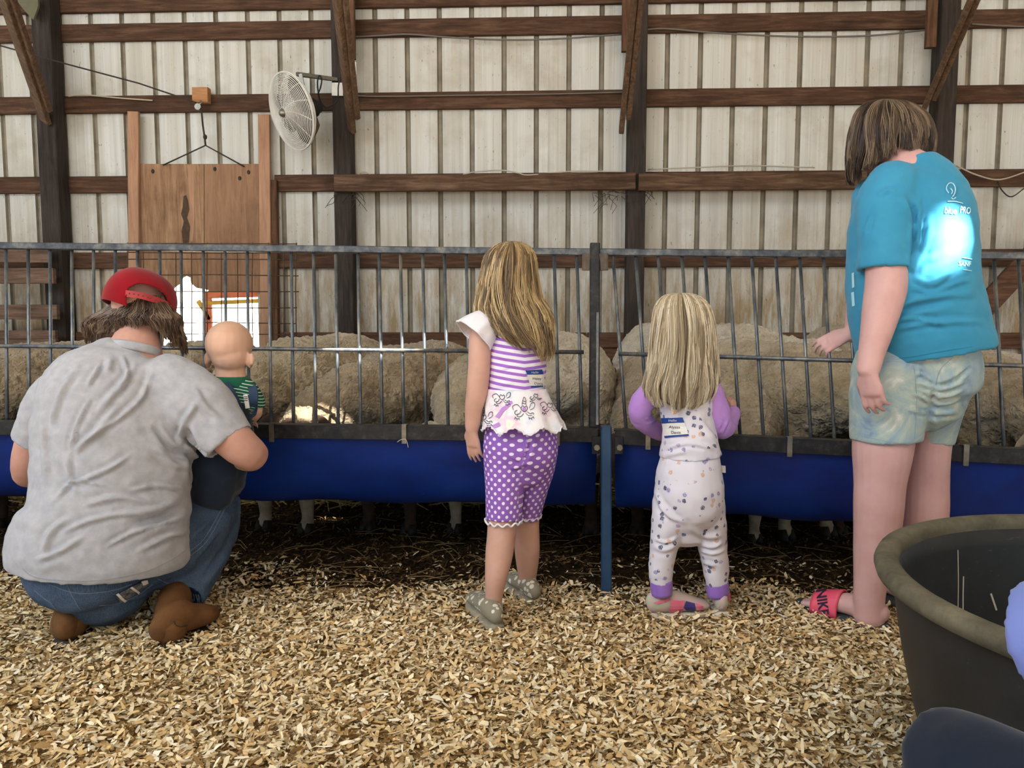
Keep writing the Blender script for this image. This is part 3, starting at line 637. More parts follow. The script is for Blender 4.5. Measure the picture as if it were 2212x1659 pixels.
tag(straws('hay', 500, in_tr(C2, D2, n2_), 0.04, 0.12, 0.0015, M['hay']), 'loose hay lying in the right blue trough', 'hay', kind='stuff')
# ---------------------------------------------------------------- sheep
def wool_mat(name, a, b, c):
    k = NT(name); v = k.pos(); oi = k.n('ObjectInfo')
    n1 = k.noise(v, 9, 5, 0.6); vo = k.n('TexVoronoi'); vo.inputs['Scale'].default_value = 85; vo.feature = 'SMOOTH_F1'
    dist = k.n('VectorMath', operation='ADD'); nz = k.n('TexNoise'); nz.inputs['Scale'].default_value = 18; k.l(v, nz.inputs['Vector']); sc_ = k.n('VectorMath', operation='SCALE'); sc_.inputs['Scale'].default_value = 0.06
    k.l(nz.outputs['Color'], sc_.inputs[0]); k.l(v, dist.inputs[0]); k.l(sc_.outputs[0], dist.inputs[1]); k.l(dist.outputs[0], vo.inputs['Vector'])
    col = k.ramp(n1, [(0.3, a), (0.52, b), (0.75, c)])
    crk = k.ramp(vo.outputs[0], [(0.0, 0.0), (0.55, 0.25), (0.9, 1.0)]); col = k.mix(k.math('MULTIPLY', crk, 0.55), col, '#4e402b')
    fine = k.noise(v, 160, 3, 0.6)
    h = k.math('SUBTRACT', k.math('MULTIPLY', fine, 0.4), vo.outputs[0]); k.bump(h, 0.9, 0.012); k.b.inputs['Sheen Weight'].default_value = 0.3
    return k.out(col, 0.95, 0, 0.1)
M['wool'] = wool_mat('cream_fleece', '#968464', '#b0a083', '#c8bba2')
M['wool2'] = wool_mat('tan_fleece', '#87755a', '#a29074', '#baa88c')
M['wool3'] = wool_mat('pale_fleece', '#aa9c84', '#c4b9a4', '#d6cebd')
M['facew'] = plain('white_sheep_face', '#b9ab93', '#8f8169', 0.85, 20, 0.2, 200)
M['faced'] = plain('dark_sheep_face', '#2e221a', '#4a3526', 0.85, 20, 0.2, 200)
M['hoof'] = plain('dark_hoof', '#1d1813', '#2c241c', 0.6, 30)
def make_sheep(wool, face, neck_x, name='sheep'):
    t = empty(name, (0, 0, 0))
    yv = Vector((0, 1, 0))
    nx_ = neck_x
    body = loft_vf([(0, 0.62, 0.60, 0.10, 0.10), (0, 0.56, 0.60, 0.19, 0.20), (0, 0.36, 0.60, 0.235, 0.235), (0, 0.08, 0.595, 0.24, 0.235), (0, -0.16, 0.60, 0.22, 0.22), (nx_*0.12, -0.32, 0.61, 0.18, 0.175), (nx_*0.4, -0.46, 0.62, 0.135, 0.135), (nx_*0.75, -0.59, 0.575, 0.105, 0.11), (nx_*0.95, -0.68, 0.52, 0.08, 0.088)], 24, 4, view=Vector((0.02, 0.1, -1)).normalized())
    parts = [body, ell_vf((0.1, 0.45, 0.45), (0.13, 0.17, 0.24)), ell_vf((-0.1, 0.45, 0.45), (0.13, 0.17, 0.24)), ell_vf((0.09, -0.22, 0.42), (0.11, 0.13, 0.2)), ell_vf((-0.09, -0.22, 0.42), (0.11, 0.13, 0.2))]
    def aft(me):
        v = getv(me); n = getn(me)
        for i, p in enumerate(v):
            fr_ = 1.0 if p[1] < -0.15 else max(0.45, 1.0-(p[1]+0.15)*1.2)
            q = Vector(p); d = 0.014*noise.noise(q*8)+fr_*0.022*(abs(noise.noise(Vector((p[0]*40, p[1]*40, p[2]*30))))-0.3)+0.007*noise.noise(q*75)
            d -= fr_*0.012*max(0, math.sin(p[1]*38+p[2]*30+4*noise.noise(q*6)))**6
            v[i] = p+n[i]*d
        setv(me, v)
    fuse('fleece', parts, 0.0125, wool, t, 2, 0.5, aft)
    hx = nx_*1.0
    hd = loft_vf([(hx*0.95, -0.66, 0.54, 0.065, 0.07), (hx, -0.73, 0.49, 0.066, 0.072), (hx*1.02, -0.79, 0.425, 0.05, 0.056), (hx*1.03, -0.83, 0.375, 0.036, 0.04)], 16, 4, view=Vector((0.02, 1, 0.2)).normalized())
    v, f = hd; h = obj('head', mesh('head', v, f), face, t, True)
    for s in (-1, 1):
        e = loft_vf([(hx+s*0.05, -0.69, 0.545, 0.012, 0.01), (hx+s*0.1, -0.69, 0.555, 0.03, 0.008), (hx+s*0.145, -0.70, 0.535, 0.022, 0.006), (hx+s*0.17, -0.705, 0.515, 0.006, 0.004)], 10, 3, view=Vector((0, 1, 0.3)).normalized()); v, f = e; obj('ear', mesh('ear', v, f), face, h, True)
        v, f = ell_vf((hx+s*0.055, -0.745, 0.48), (0.011, 0.011, 0.011), n=10, m=6); obj('eye', mesh('eye', v, f), M['hoof'], h, True)
    for s in (-1, 1):
        for y0, hind in ((-0.22, False), (0.46, True)):
            if hind: rr = [(s*0.12, y0, 0.36, 0.06, 0.08), (s*0.125, y0+0.03, 0.27, 0.038, 0.045), (s*0.125, y0+0.07, 0.2, 0.028, 0.034), (s*0.125, y0+0.06, 0.1, 0.023, 0.025), (s*0.125, y0+0.055, 0.045, 0.03, 0.03)]
            else: rr = [(s*0.1, y0, 0.34, 0.05, 0.055), (s*0.1, y0-0.01, 0.22, 0.033, 0.036), (s*0.1, y0-0.01, 0.17, 0.034, 0.036), (s*0.1, y0, 0.08, 0.024, 0.026), (s*0.1, y0-0.01, 0.045, 0.03, 0.03)]
            v, f = loft_vf(rr, 12, 3, view=yv); lg_ = obj('leg', mesh('leg', v, f), face, t, True)
            x_, y_, z_ = rr[-1][:3]; parts_ = [loft_vf([(x_+q*0.016, y_, 0.05, 0.016, 0.026), (x_+q*0.018, y_-0.014, 0.0, 0.02, 0.036)], 10, 2, 'ff', view=yv) for q in (-1, 1)]; v, f = join_vf(parts_); obj('hoof', mesh('hoof', v, f), M['hoof'], lg_, True)
    v, f = loft_vf([(0, 0.63, 0.68, 0.04, 0.035), (0, 0.67, 0.63, 0.038, 0.033), (0, 0.675, 0.57, 0.03, 0.026)], 10, 3, view=yv); obj('tail', mesh('tail', v, f), wool, t, True)
    return t
def copy_tree(o, parent=None, swap=None):
    c = o.copy(); COL.objects.link(c); c.parent = parent
    for ch in list(o.children): copy_tree(ch, c, swap)
    return c
protos = [make_sheep(M['wool'], M['facew'], -0.10), make_sheep(M['wool2'], M['faced'], -0.16), make_sheep(M['wool3'], M['faced'], 0.17), make_sheep(M['wool'], M['facew'], 0.08)]
used = set()
def sheep(pi, x, y, rz, sc, label):                 # x, y: middle of the body on the ground
    o = protos[pi] if pi not in used else copy_tree(protos[pi]); used.add(pi)
    o.location = (x, y, gh(x, y)-0.01); o.rotation_euler = (0, 0, R(rz)); o.scale = (sc, sc, sc); tag(o, label, 'sheep', 'sheep eating at the feeders'); return o
def sx(px, py, Y): return P(px, py, Y).x
sheep(3, sx(5, 760, 4.1), 4.1, 6, 1.02, 'sheep at the far left edge, mostly out of the picture')
sheep(1, sx(110, 760, 3.70), 3.70, -8, 1.06, 'cream sheep left of the adult in the red cap')
sheep(0, sx(420, 760, 3.9), 3.9, 0, 1.05, 'sheep behind the bald baby, before the door opening')
sheep(3, sx(545, 770, 4.75), 4.75, 8, 0.85, 'sheep showing a sliver of back right of the baby head')
sheep(0, sx(668, 760, 3.72), 3.72, -12, 1.10, 'curly cream sheep just right of the baby, head lowered')
sheep(1, sx(882, 770, 3.70), 3.70, -14, 1.05, 'greyish curly sheep in the middle of the left feeder')
sheep(3, sx(1062, 780, 3.68), 3.68, -14, 1.02, 'sheep half hidden behind the girl in purple, at her left')
sheep(2, sx(1216, 760, 4.0), 4.0, 178, 1.10, 'pale sheep seen from behind, between the girl in purple and the feeder post')
sheep(1, sx(1425, 790, 3.68), 3.68, -6, 1.0, 'sheep left of the fair toddler, next to the feeder post')
sheep(2, sx(1560, 750, 4.5), 4.5, 40, 1.15, 'large pale sheep right of the toddler, back highest')
sheep(0, sx(1560, 860, 3.56), 3.56, 6, 0.9, 'small sheep low beside the toddler fist')
sheep(3, sx(1685, 790, 3.66), 3.66, 16, 1.06, 'sheep with its neck in the trough left of the teenager')
sheep(1, sx(1800, 790, 3.75), 3.75, 14, 1.02, 'sheep close against the teenager, nearest to the reaching hand')
sheep(0, sx(1870, 790, 4.8), 4.8, 5, 1.05, 'sheep in the back row beside the teenager hand')
sheep(0, sx(2095, 800, 3.56), 3.56, 4, 1.02, 'sheep right of the teenager shorts')
sheep(2, sx(2245, 810, 3.56), 3.56, 8, 1.0, 'sheep at the far right edge beside the rail end')
# ---------------------------------------------------------------- people: shared tools
def skin(name, a, b): return plain(name, a, b, 0.55, 14, 0.06, 120, 0, 0.35, 0.12)
M['skin_w'] = skin('fair_pink_skin', '#bb8c7c', '#c79b8c'); M['skin_k'] = skin('light_skin', '#c29684', '#cea594'); M['skin_t'] = skin('pale_pink_skin', '#c79c98', '#d2aaa6'); M['skin_b'] = skin('baby_skin', '#cfa58c', '#dbb49e')
M['eye'] = plain('eye', '#2a211c', None, 0.2)
def hand_parts(wr, d, nrm, side, L, curl=(0.25, 0.35, 0.3), spread=0.10, thumb=0.7, r0=1.0):
    d = Vector(d).normalized(); nrm = Vector(nrm); nrm = (nrm-d*nrm.dot(d)).normalized(); s = d.cross(nrm); wr = Vector(wr); out = []
    V = -nrm
    k = wr+d*L*0.48
    out.append(loft_vf([W(wr-d*L*0.14, 0.165*L, 0.15*L), W(wr+d*L*0.10, 0.185*L, 0.13*L), W(wr+d*L*0.34, 0.235*L, 0.10*L), W(k, 0.235*L, 0.08*L)], 16, 3, view=V))
    for i, (o, ln) in enumerate(((-0.33, 0.44), (-0.11, 0.54), (0.11, 0.58), (0.33, 0.52))):
        q = k+s*side*o*0.60*L-d*0.03*L*(1 if i in (0,) else 0); dd = (d+s*side*o*spread*2).normalized(); pts = [W(q-dd*0.12*L, 0.055*L*r0)]
        for j, (seg, rr) in enumerate(((0.46, 0.049), (0.30, 0.045), (0.26, 0.040))):
            ang = curl[j]*(1.0+0.12*(1.5-i)); ax_ = s; dd = (Matrix.Rotation(ang, 3, ax_) @ dd) if (Matrix.Rotation(ang, 3, ax_) @ dd).dot(nrm) < dd.dot(nrm) else (Matrix.Rotation(-ang, 3, ax_) @ dd)
            q = q+dd*seg*ln*L; pts.append(W(q, rr*L*r0))
        out.append(loft_vf(pts, 10, 2, view=V))
    tb = wr+d*0.14*L+s*side*0.16*L; td = (d*0.75+s*side*thumb-nrm*0.25).normalized(); t2 = (d*1.0+s*side*thumb*0.4-nrm*0.45).normalized()
    out.append(loft_vf([W(tb-td*0.08*L, 0.075*L), W(tb+td*0.16*L, 0.07*L*r0), W(tb+td*0.16*L+t2*0.17*L, 0.056*L*r0), W(tb+td*0.16*L+t2*0.30*L, 0.046*L*r0)], 10, 2, view=V))
    return out
def set_pat(me, fn):
    v = getv(me); a = me.attributes.new('pat', 'FLOAT_VECTOR', 'POINT'); a.data.foreach_set('vector', fn(v).astype(np.float32).ravel())
def row_pts(rows, a, t, out=0.0):                     # hair surface: a = angle round the head (0 faces the camera), t = 0 crown .. 1 tip
    rr = cr(rows, 6); u = np.linspace(0, 1, len(rr)); g = [np.interp(t, u, rr[:, i]) for i in range(5)]
    x = g[1]+g[2]*np.sin(a); y = g[0]; Y = g[3]-(g[4]+out)*np.cos(a)
    r = np.array(FWD)[None]+((x-CX)/F).reshape(-1, 1)*np.array(RT)[None]+((CY-y)/F).reshape(-1, 1)*np.array(UP)[None]
    return np.array(CAM)[None]+r*(Y.ravel()/r[:, 1])[:, None]
def tubes_np(name, Pts, rad, cols, m, parent):        # Pts: strands x K x 3
    n, K, _ = Pts.shape; T = np.gradient(Pts, axis=1); T /= np.linalg.norm(T, axis=2, keepdims=True)+1e-9
    V = Pts-np.array(CAM); V /= np.linalg.norm(V, axis=2, keepdims=True); A = np.cross(T, V); A /= np.linalg.norm(A, axis=2, keepdims=True)+1e-6; B = np.cross(T, A)
    rg = [Pts+(A*math.cos(q)+B*math.sin(q))*rad[..., None] for q in (PI/2*3, PI/2*3+2*PI/3, PI/2*3+4*PI/3)]
    Vt = np.stack(rg, 2).reshape(-1, 3); b = (np.arange(n)[:, None]*K+np.arange(K-1)[None]).reshape(-1, 1)*3
    Fq = np.concatenate([b+np.array([[i, (i+1) % 3, 3+(i+1) % 3, 3+i]]) for i in range(3)], 0)
    me = np_mesh(name, Vt, Fq); set_col(me, np.repeat(cols, K*3, 0)); return obj(name, me, m, parent, True)
def attr_hair(name, rough=0.42):
    k = NT(name); a = k.n('Attribute', attribute_name='Col'); k.b.inputs['Anisotropic'].default_value = 0.0; return k.out(a.outputs['Color'], rough, 0, 0.5)
def set_col(me, cols):
    a = me.color_attributes.new('Col', 'FLOAT_COLOR', 'POINT'); c = np.ones((len(cols), 4), np.float32); c[:, :3] = cols; a.data.foreach_set('color', c.ravel())
M['hair'] = attr_hair('hair_strands')
def row_hair(parent, rows, a0, a1, locks, per, tones, base, end=None, wave=0.006, wl=3.0, lift=0.012, spread=0.10, rad=0.0011, K=16, start=0.06, jag=0.08, seed=1, tipcurl=0.0, lockw=0.016):
    g = np.random.default_rng(seed); N = locks*per
    li = np.repeat(np.arange(locks), per); ac = g.uniform(a0, a1, locks); lt = g.uniform(0, 1, locks); lo = g.uniform(0, 1, locks)
    en = np.array([end(a) if end else 1.0 for a in ac])*(1-g.uniform(0, jag, locks))
    th = g.uniform(0, 2*PI, N); rd_ = np.sqrt(g.uniform(0, 1, N)); t0 = g.uniform(0, start, N); t1 = en[li]*(1-g.uniform(0, 0.05, N))
    tt = np.linspace(0, 1, K)[None]; t = t0[:, None]+(t1-t0)[:, None]*tt
    a = ac[li][:, None]+(spread*rd_*np.cos(th))[:, None]*(1-0.55*tt)+(g.normal(0, 0.05, locks)[li])[:, None]*np.sin(tt*PI*1.5)
    out = (lift*lo[li]+lockw*0.35*rd_*np.sin(th))[:, None]*np.minimum(1, tt*3+0.15)
    pts = row_pts(rows, a.ravel(), t.ravel(), out.ravel()).reshape(N, K, 3)
    ph = g.uniform(0, 2*PI, locks)[li]+g.normal(0, 0.25, N); wv = wave*(np.sin(ph[:, None]+tt*2*PI*wl*(0.8+0.4*g.uniform(0, 1, locks)[li])[:, None]))*np.clip(tt*1.6-0.15, 0, 1)
    pts += np.array(RT)[None, None]*wv[..., None]+np.array([0, -0.5, 0.0])[None, None]*np.abs(wv)[..., None]
    if tipcurl: pts += (np.array(RT)[None, None]*np.sin(a)[..., None])*(tipcurl*np.clip(tt-0.6, 0, 1)**2*6)[..., None]
    pts[..., 2] += 0.0
    T = np.array([lin(c)[:3] for c in tones]); ci = np.clip((lt[li]*len(T)+g.normal(0, 0.9, N)).astype(int), 0, len(T)-1)
    cols = T[ci]*g.uniform(0.8, 1.15, N)[:, None]
    R_ = rad*np.interp(tt, [0, 0.7, 1], [1, 1, 0.35])*np.ones((N, 1))
    rr = [list(q) for q in rows]; hv = []
    V, Fs = [], []; na, nt = 30, 22; tmax = 0.86
    A = np.linspace(a0, a1, na) if a1-a0 < 2*PI-0.01 else np.linspace(a0, a1, na)
    for i in range(nt):
        for aa in A:
            q = tmax*(end(aa) if end else 1.0)*i/(nt-1); V.append(row_pts(rows, np.array([aa]), np.array([q]), np.array([-0.012]))[0])
    Fs = [(i*na+j, i*na+j+1, (i+1)*na+j+1, (i+1)*na+j) for i in range(nt-1) for j in range(na-1)]
    h = obj('hair', mesh('hair', V, Fs), base, parent, True); s = h.modifiers.new('s', 'SOLIDIFY'); s.thickness = 0.012; s.offset = 1
    st = tubes_np('hair_strands', pts, R_, cols, M['hair'], h); st['kind'] = 'stuff'; return h
def head_parts(c, w, hgt, dep, face, tilt=0.0):        # skull, jaw, nose, brow; face = direction it looks
    f_ = Vector(face).normalized(); s = f_.cross(Vector((0, 0, 1))).normalized(); u = s.cross(f_); rot = Matrix((s, f_, u)).transposed(); c = Vector(c)
    P_ = lambda a, b, z: c+s*a*w+f_*b*dep+u*z*hgt
    out = [ell_vf(c+u*hgt*0.12, (w, dep, hgt*0.86), rot), ell_vf(P_(0, 0.22, -0.42), (w*0.74, dep*0.70, hgt*0.56), rot), ell_vf(P_(0, 0.98, -0.18), (w*0.15, dep*0.22, hgt*0.16), rot, 10, 8), ell_vf(P_(0, 0.75, -0.72), (w*0.3, dep*0.22, hgt*0.18), rot, 10, 8), ell_vf(P_(0, 0.88, -0.47), (w*0.3, dep*0.12, hgt*0.07), rot, 10, 8)]
    for q in (-1, 1): out += [ell_vf(P_(q*0.97, -0.02, -0.12), (w*0.10, dep*0.24, hgt*0.26), rot, 10, 8), ell_vf(P_(q*1.04, -0.12, -0.05), (w*0.09, dep*0.17, hgt*0.22), rot, 10, 8)]
    eyes = [ell_vf(P_(q*0.42, 0.83, 0.02), (w*0.15, dep*0.10, hgt*0.085), rot, 10, 8) for q in (-1, 1)]
    return out, eyes
def add_eyes(e, parent):
    for v, f in e: obj('eye', mesh('eye', v, f), M['eye'], parent, True)
def shoe(name, parent, heel, toe, w, h, upper, sole, sh=0.018, lift=0.0, hp=None, n=16):
    H_, T_ = Vector(heel), Vector(toe); L = (T_-H_); hp = hp or (0.75, 1.0, 1.0, 0.82, 0.6, 0.42)
    ws = (0.55, 0.74, 0.78, 0.92, 1.0, 0.72); ts = (0.05, 0.18, 0.38, 0.6, 0.8, 0.97); z0 = H_.z+lift
    V = Vector((0, 0, -1))
    v, f = loft_vf([W(H_+L*t+Vector((0, 0, sh+lift+h*p/2)), w*a, h*p/2) for t, a, p in zip(ts, ws, hp)], n, 3, view=V)
    bot = H_.z+lift+sh*0.7; v = [Vector((p.x, p.y, max(p.z, bot))) for p in v]; u = obj(name, mesh(name, v, f), upper, parent, True)
    v, f = loft_vf([W(H_+L*t+Vector((0, 0, lift+sh/2)), w*a*1.08, sh/2) for t, a in zip((0.02,)+ts[1:5]+(1.0,), ws)], n, 3, 'ff', view=V, power=0.75); obj('sole', mesh('sole', v, f), sole, u, True)
    return u

# ---------------------------------------------------------------- crouching adult
pw = empty('person', G(250, 1405), 'adult in grey t-shirt, jeans and backwards-strapped red cap, crouching by the feeder', 'person')
M['grey_tee'] = fabric('heather_grey_cotton', '#a3a5ac', '#b1b2b8', sc=40, weave=500, bump=0.25)
k = NT('blue_denim'); v = k.pos(); n1 = k.noise(v, 7, 5, 0.6); c = k.ramp(n1, [(0.32, '#2a3a52'), (0.55, '#3d5069'), (0.75, '#566880')]); c = k.mix(k.math('MULTIPLY', k.ramp(k.noise(k.pos((500, 500, 60)), 1, 2), [(0.4, 0.0), (0.6, 1.0)]), 0.25), c, '#7d8a9c'); k.bump(k.noise(v, 600, 2), 0.2, 0.002); M['denim'] = k.out(c, 0.85, 0, 0.15)
M['thread'] = plain('pale_denim_thread', '#66758a', None, 0.8); M['red_cap'] = fabric('red_cotton', '#7c0816', '#8d0d1c', sc=10, weave=700); M['red_strap'] = plain('red_plastic_strap', '#a02a32', '#b03a3e', 0.5, 20)
M['boot'] = plain('brown_suede', '#5e4029', '#73502f', 0.9, 18, 0.3, 220, 0, 0.15); M['bootsole'] = plain('dark_boot_sole', '#2d2620', '#3b322a', 0.7, 20)
hc = P(303, 668, 2.45); hp_, he = head_parts(hc, 0.078, 0.115, 0.098, (0.25, 0.9, -0.35))
body = hp_+[loft_vf([S(300, 690, 2.44, 42, 0.06), S(297, 730, 2.39, 46, 0.06), S(290, 765, 2.36, 62, 0.065), S(270, 850, 2.34, 110, 0.08), S(250, 1000, 2.3, 120, 0.1), S(225, 1190, 2.27, 130, 0.12)], 20, 3)]
body += [loft_vf([S(420, 850, 2.33, 42), S(470, 915, 2.32, 44), S(520, 965, 2.33, 41), S(549, 985, 2.36, 33, 0.042), S(535, 990, 2.44, 29, 0.038), S(505, 985, 2.53, 25, 0.03), S(470, 985, 2.60, 20, 0.024)], 18, 3)]
body += hand_parts(P(468, 985, 2.60), (-1, 0.3, 0.0), (0, 1, 0.1), -1, 0.17, (0.3, 0.4, 0.3))
body += [loft_vf([S(120, 850, 2.35, 38), S(85, 920, 2.34, 36), S(62, 985, 2.34, 33), S(56, 1024, 2.36, 27, 0.036), S(75, 1030, 2.45, 25, 0.033), S(110, 1020, 2.56, 20, 0.026), S(140, 1012, 2.62, 17, 0.021)], 18, 3)]
body += hand_parts(P(142, 1012, 2.62), (0.8, 0.5, 0.1), (-0.3, 0.6, 0.6), 1, 0.17, (0.4, 0.5, 0.4))
bw = fuse('body', body, 0.006, M['skin_w'], pw, 3); add_eyes(he, bw)
def aft(me):
    wrinkle(me, 0.006, (9, 9, 14), 3, 3)
    folds(me, [[(195, 860), (165, 920), (150, 985)], [(290, 790), (262, 830), (215, 885)], [(330, 800), (300, 865), (240, 915), (165, 960)], [(265, 770), (275, 810), (255, 850)], [(255, 880), (200, 940), (155, 980)], [(145, 985), (150, 1030), (165, 1065)], [(160, 1045), (230, 1015), (280, 985)], [(90, 900), (95, 970), (100, 1040)], [(170, 790), (130, 850), (110, 920)], [(130, 1150), (210, 1120), (300, 1105), (390, 1090)], [(230, 1180), (310, 1140), (400, 1115)], [(90, 1200), (110, 1150), (150, 1120)], [(180, 1160), (130, 1190), (80, 1210)], [(280, 1060), (340, 1050), (395, 1060)], [(330, 960), (370, 1000), (405, 1010)], [(425, 870), (400, 910), (385, 960)], [(215, 790), (190, 830)], [(240, 775), (232, 805)], [(180, 1090), (260, 1075), (330, 1090)], [(300, 1190), (360, 1160), (405, 1150)], [(120, 1080), (160, 1040), (230, 1050)], [(420, 840), (445, 880), (470, 900)]], 6, 0.010)
    folds(me, [[(335, 925), (370, 970), (410, 985), (415, 1040)], [(400, 1090), (340, 1120), (280, 1130)], [(445, 990), (420, 965), (400, 925)]], 9, -0.015)
tee = [loft_vf([S(291, 752, 2.36, 50, 0.066), S(284, 768, 2.355, 80, 0.082), S(276, 800, 2.34, 134, 0.112), S(266, 850, 2.325, 158, 0.135), S(256, 920, 2.30, 164, 0.15), S(248, 1000, 2.28, 158, 0.16), S(242, 1060, 2.265, 158, 0.172), S(238, 1112, 2.25, 163, 0.18), S(226, 1158, 2.235, 177, 0.19), S(219, 1192, 2.23, 181, 0.195), S(217, 1214, 2.23, 174, 0.19)], 32, 4, 'ff', hollow=0.03)]
tee += [loft_vf([S(365, 825, 2.34, 62, 0.09), S(425, 870, 2.33, 70, 0.085), S(465, 915, 2.325, 64, 0.075), S(496, 955, 2.32, 57, 0.07)], 22, 4, 'rf', hollow=0.04)]
tee += [loft_vf([S(175, 830, 2.35, 62, 0.09), S(118, 870, 2.345, 58, 0.08), S(86, 920, 2.34, 48, 0.072), S(66, 956, 2.34, 40, 0.066)], 22, 4, 'rf', hollow=0.04)]
t_ = fuse('t_shirt', tee, 0.0068, M['grey_tee'], pw, 3, 0.5, aft); bv = bvh_of(t_)
stroke('hem_stitch', bv, [[(48, 1228), (75, 1246), (140, 1254), (220, 1252), (300, 1238), (360, 1215), (402, 1188)]], 1.6, plain('grey_thread', '#9b9ca2', None), t_)
stroke('sleeve_stitch', bv, [[(447, 993), (490, 955), (527, 905)]], 1.6, plain('grey_thread', '#9b9ca2', None), t_)
def neckband(parent, c, rw, rd, tilt, m, r=0.008, hgt=1.7):
    c = Vector(c); rot = Matrix.Rotation(tilt[0], 3, 'Y') @ Matrix.Rotation(tilt[1], 3, 'X'); V, Fs = [], []; n, k_ = 48, 8
    for i in range(n):
        a = 2*PI*i/n
        for j in range(k_):
            q = 2*PI*j/k_; V.append(c+rot @ Vector(((rw+r*math.cos(q))*math.cos(a), (rd+r*math.cos(q))*math.sin(a), r*hgt*math.sin(q))))
    Fs = [(i*k_+j, ((i+1) % n)*k_+j, ((i+1) % n)*k_+(j+1) % k_, i*k_+(j+1) % k_) for i in range(n) for j in range(k_)]
    return obj('collar', mesh('collar', V, Fs), m, parent, True)
neckband(t_, P(292, 753, 2.36), 0.069, 0.066, (R(8), R(-14)), M['grey_tee'])
def aftj(me):
    wrinkle(me, 0.004, (16, 16, 16), 8, 2); folds(me, [[(420, 1210), (470, 1150)], [(430, 1240), (490, 1160)], [(415, 1160), (460, 1120)], [(260, 1300), (330, 1280), (390, 1250)], [(440, 1265), (500, 1190)]], 6, 0.006)
jn = [loft_vf([S(222, 1180, 2.25, 152, 0.165), S(220, 1212, 2.235, 153, 0.172), S(224, 1242, 2.23, 136, 0.158), S(232, 1266, 2.24, 96, 0.115)], 28, 4)]
jn += [loft_vf([S(290, 1215, 2.26, 72, 0.10), S(375, 1178, 2.36, 74, 0.095), S(440, 1130, 2.48, 60, 0.08), S(474, 1088, 2.58, 45, 0.066), S(476, 1100, 2.60, 42, 0.06)], 20, 4)]
jn += [loft_vf([S(474, 1090, 2.58, 46, 0.06), S(462, 1150, 2.54, 50, 0.07), S(430, 1225, 2.43, 48, 0.065), S(398, 1290, 2.32, 42, 0.055)], 20, 4, 'rf', hollow=0.03)]
jn += [loft_vf([S(150, 1215, 2.26, 74, 0.10), S(130, 1190, 2.38, 60, 0.09), S(135, 1120, 2.56, 45, 0.065), S(138, 1110, 2.60, 42, 0.06)], 20, 4), loft_vf([S(138, 1110, 2.58, 44, 0.06), S(145, 1200, 2.46, 46, 0.065), S(160, 1300, 2.30, 40, 0.05)], 20, 4)]
j_ = fuse('jeans', jn, 0.0075, M['denim'], pw, 3, 0.5, aftj); bv = bvh_of(j_)
stroke('seam', bv, [[(145, 1262), (158, 1290), (175, 1318), (200, 1342)], [(98, 1258), (140, 1275), (180, 1282), (240, 1276), (285, 1262)], [(215, 1308), (245, 1305), (290, 1290), (330, 1262)], [(75, 1275), (95, 1292), (110, 1302), (120, 1315)], [(405, 1195), (440, 1165), (470, 1115), (490, 1075), (508, 1055)], [(408, 1203), (446, 1170), (476, 1118), (496, 1078), (512, 1060)], [(340, 1250), (370, 1262), (400, 1262)]], 2.0, M['thread'], j_, 0.0006)
pk = decal('pocket_cloth', bv, [[(250, 1282), (285, 1262), (298, 1256), (316, 1250), (318, 1256), (300, 1272), (268, 1292), (258, 1296)]], plain('dark_stripes', '#2b2d33', '#8b8f97', 0.7, 60), j_, 0.009)
decal('cloth_edge', bv, [[(248, 1280), (253, 1277), (270, 1291), (266, 1295)], [(277, 1266), (281, 1262), (298, 1273), (295, 1277)], [(300, 1252), (314, 1248), (316, 1254), (304, 1260)]], M['white'], pk, 0.012)
# fray at the trouser leg
fr_ = []
for i in range(46):
    a = random.uniform(0, 2*PI); c = P(398+38*math.cos(a), 1288+6*math.sin(a), 2.32-0.05*math.sin(a)*0+0.03*math.cos(a*2)); fr_.append(tube_vf([c, c+Vector((random.uniform(-0.004, 0.006), 0, -0.012)), c+Vector((random.uniform(-0.008, 0.01), 0, -0.024))], 0.0008, 4))
v, f = join_vf(fr_); fo = obj('frayed_hem', mesh('frayed_hem', v, f), M['thread'], j_); fo['kind'] = 'stuff'
def boot(heel, toe, top, rw):
    u = shoe('boot', pw, heel, toe, 0.056, 0.085, M['boot'], M['bootsole'], 0.028, -0.01, (0.9, 1.15, 1.25, 0.95, 0.78, 0.6))
    a = Vector(heel)+(Vector(toe)-Vector(heel))*0.22
    v, f = loft_vf([W(a+Vector((0, 0, 0.05)), 0.05, 0.052), W(a.lerp(Vector(top), 0.5)+Vector((0, 0, 0.03)), 0.05, 0.052), W(Vector(top), 0.05, 0.055)], 18, 4); sh_ = obj('shaft', mesh('shaft', v, f), M['boot'], u, True); return u, sh_
b1, s1 = boot(G(342, 1404), G(455, 1352), P(378, 1292, 2.29), 0.05); b2, s2 = boot(G(140, 1400), G(185, 1335), P(165, 1305, 2.2), 0.05)
bv = bvh_of(s1); stroke('boot_seam', bv, [[(372, 1335), (382, 1352), (405, 1350), (400, 1325)], [(345, 1320), (338, 1360), (335, 1390)]], 2.0, M['bootsole'], b1)
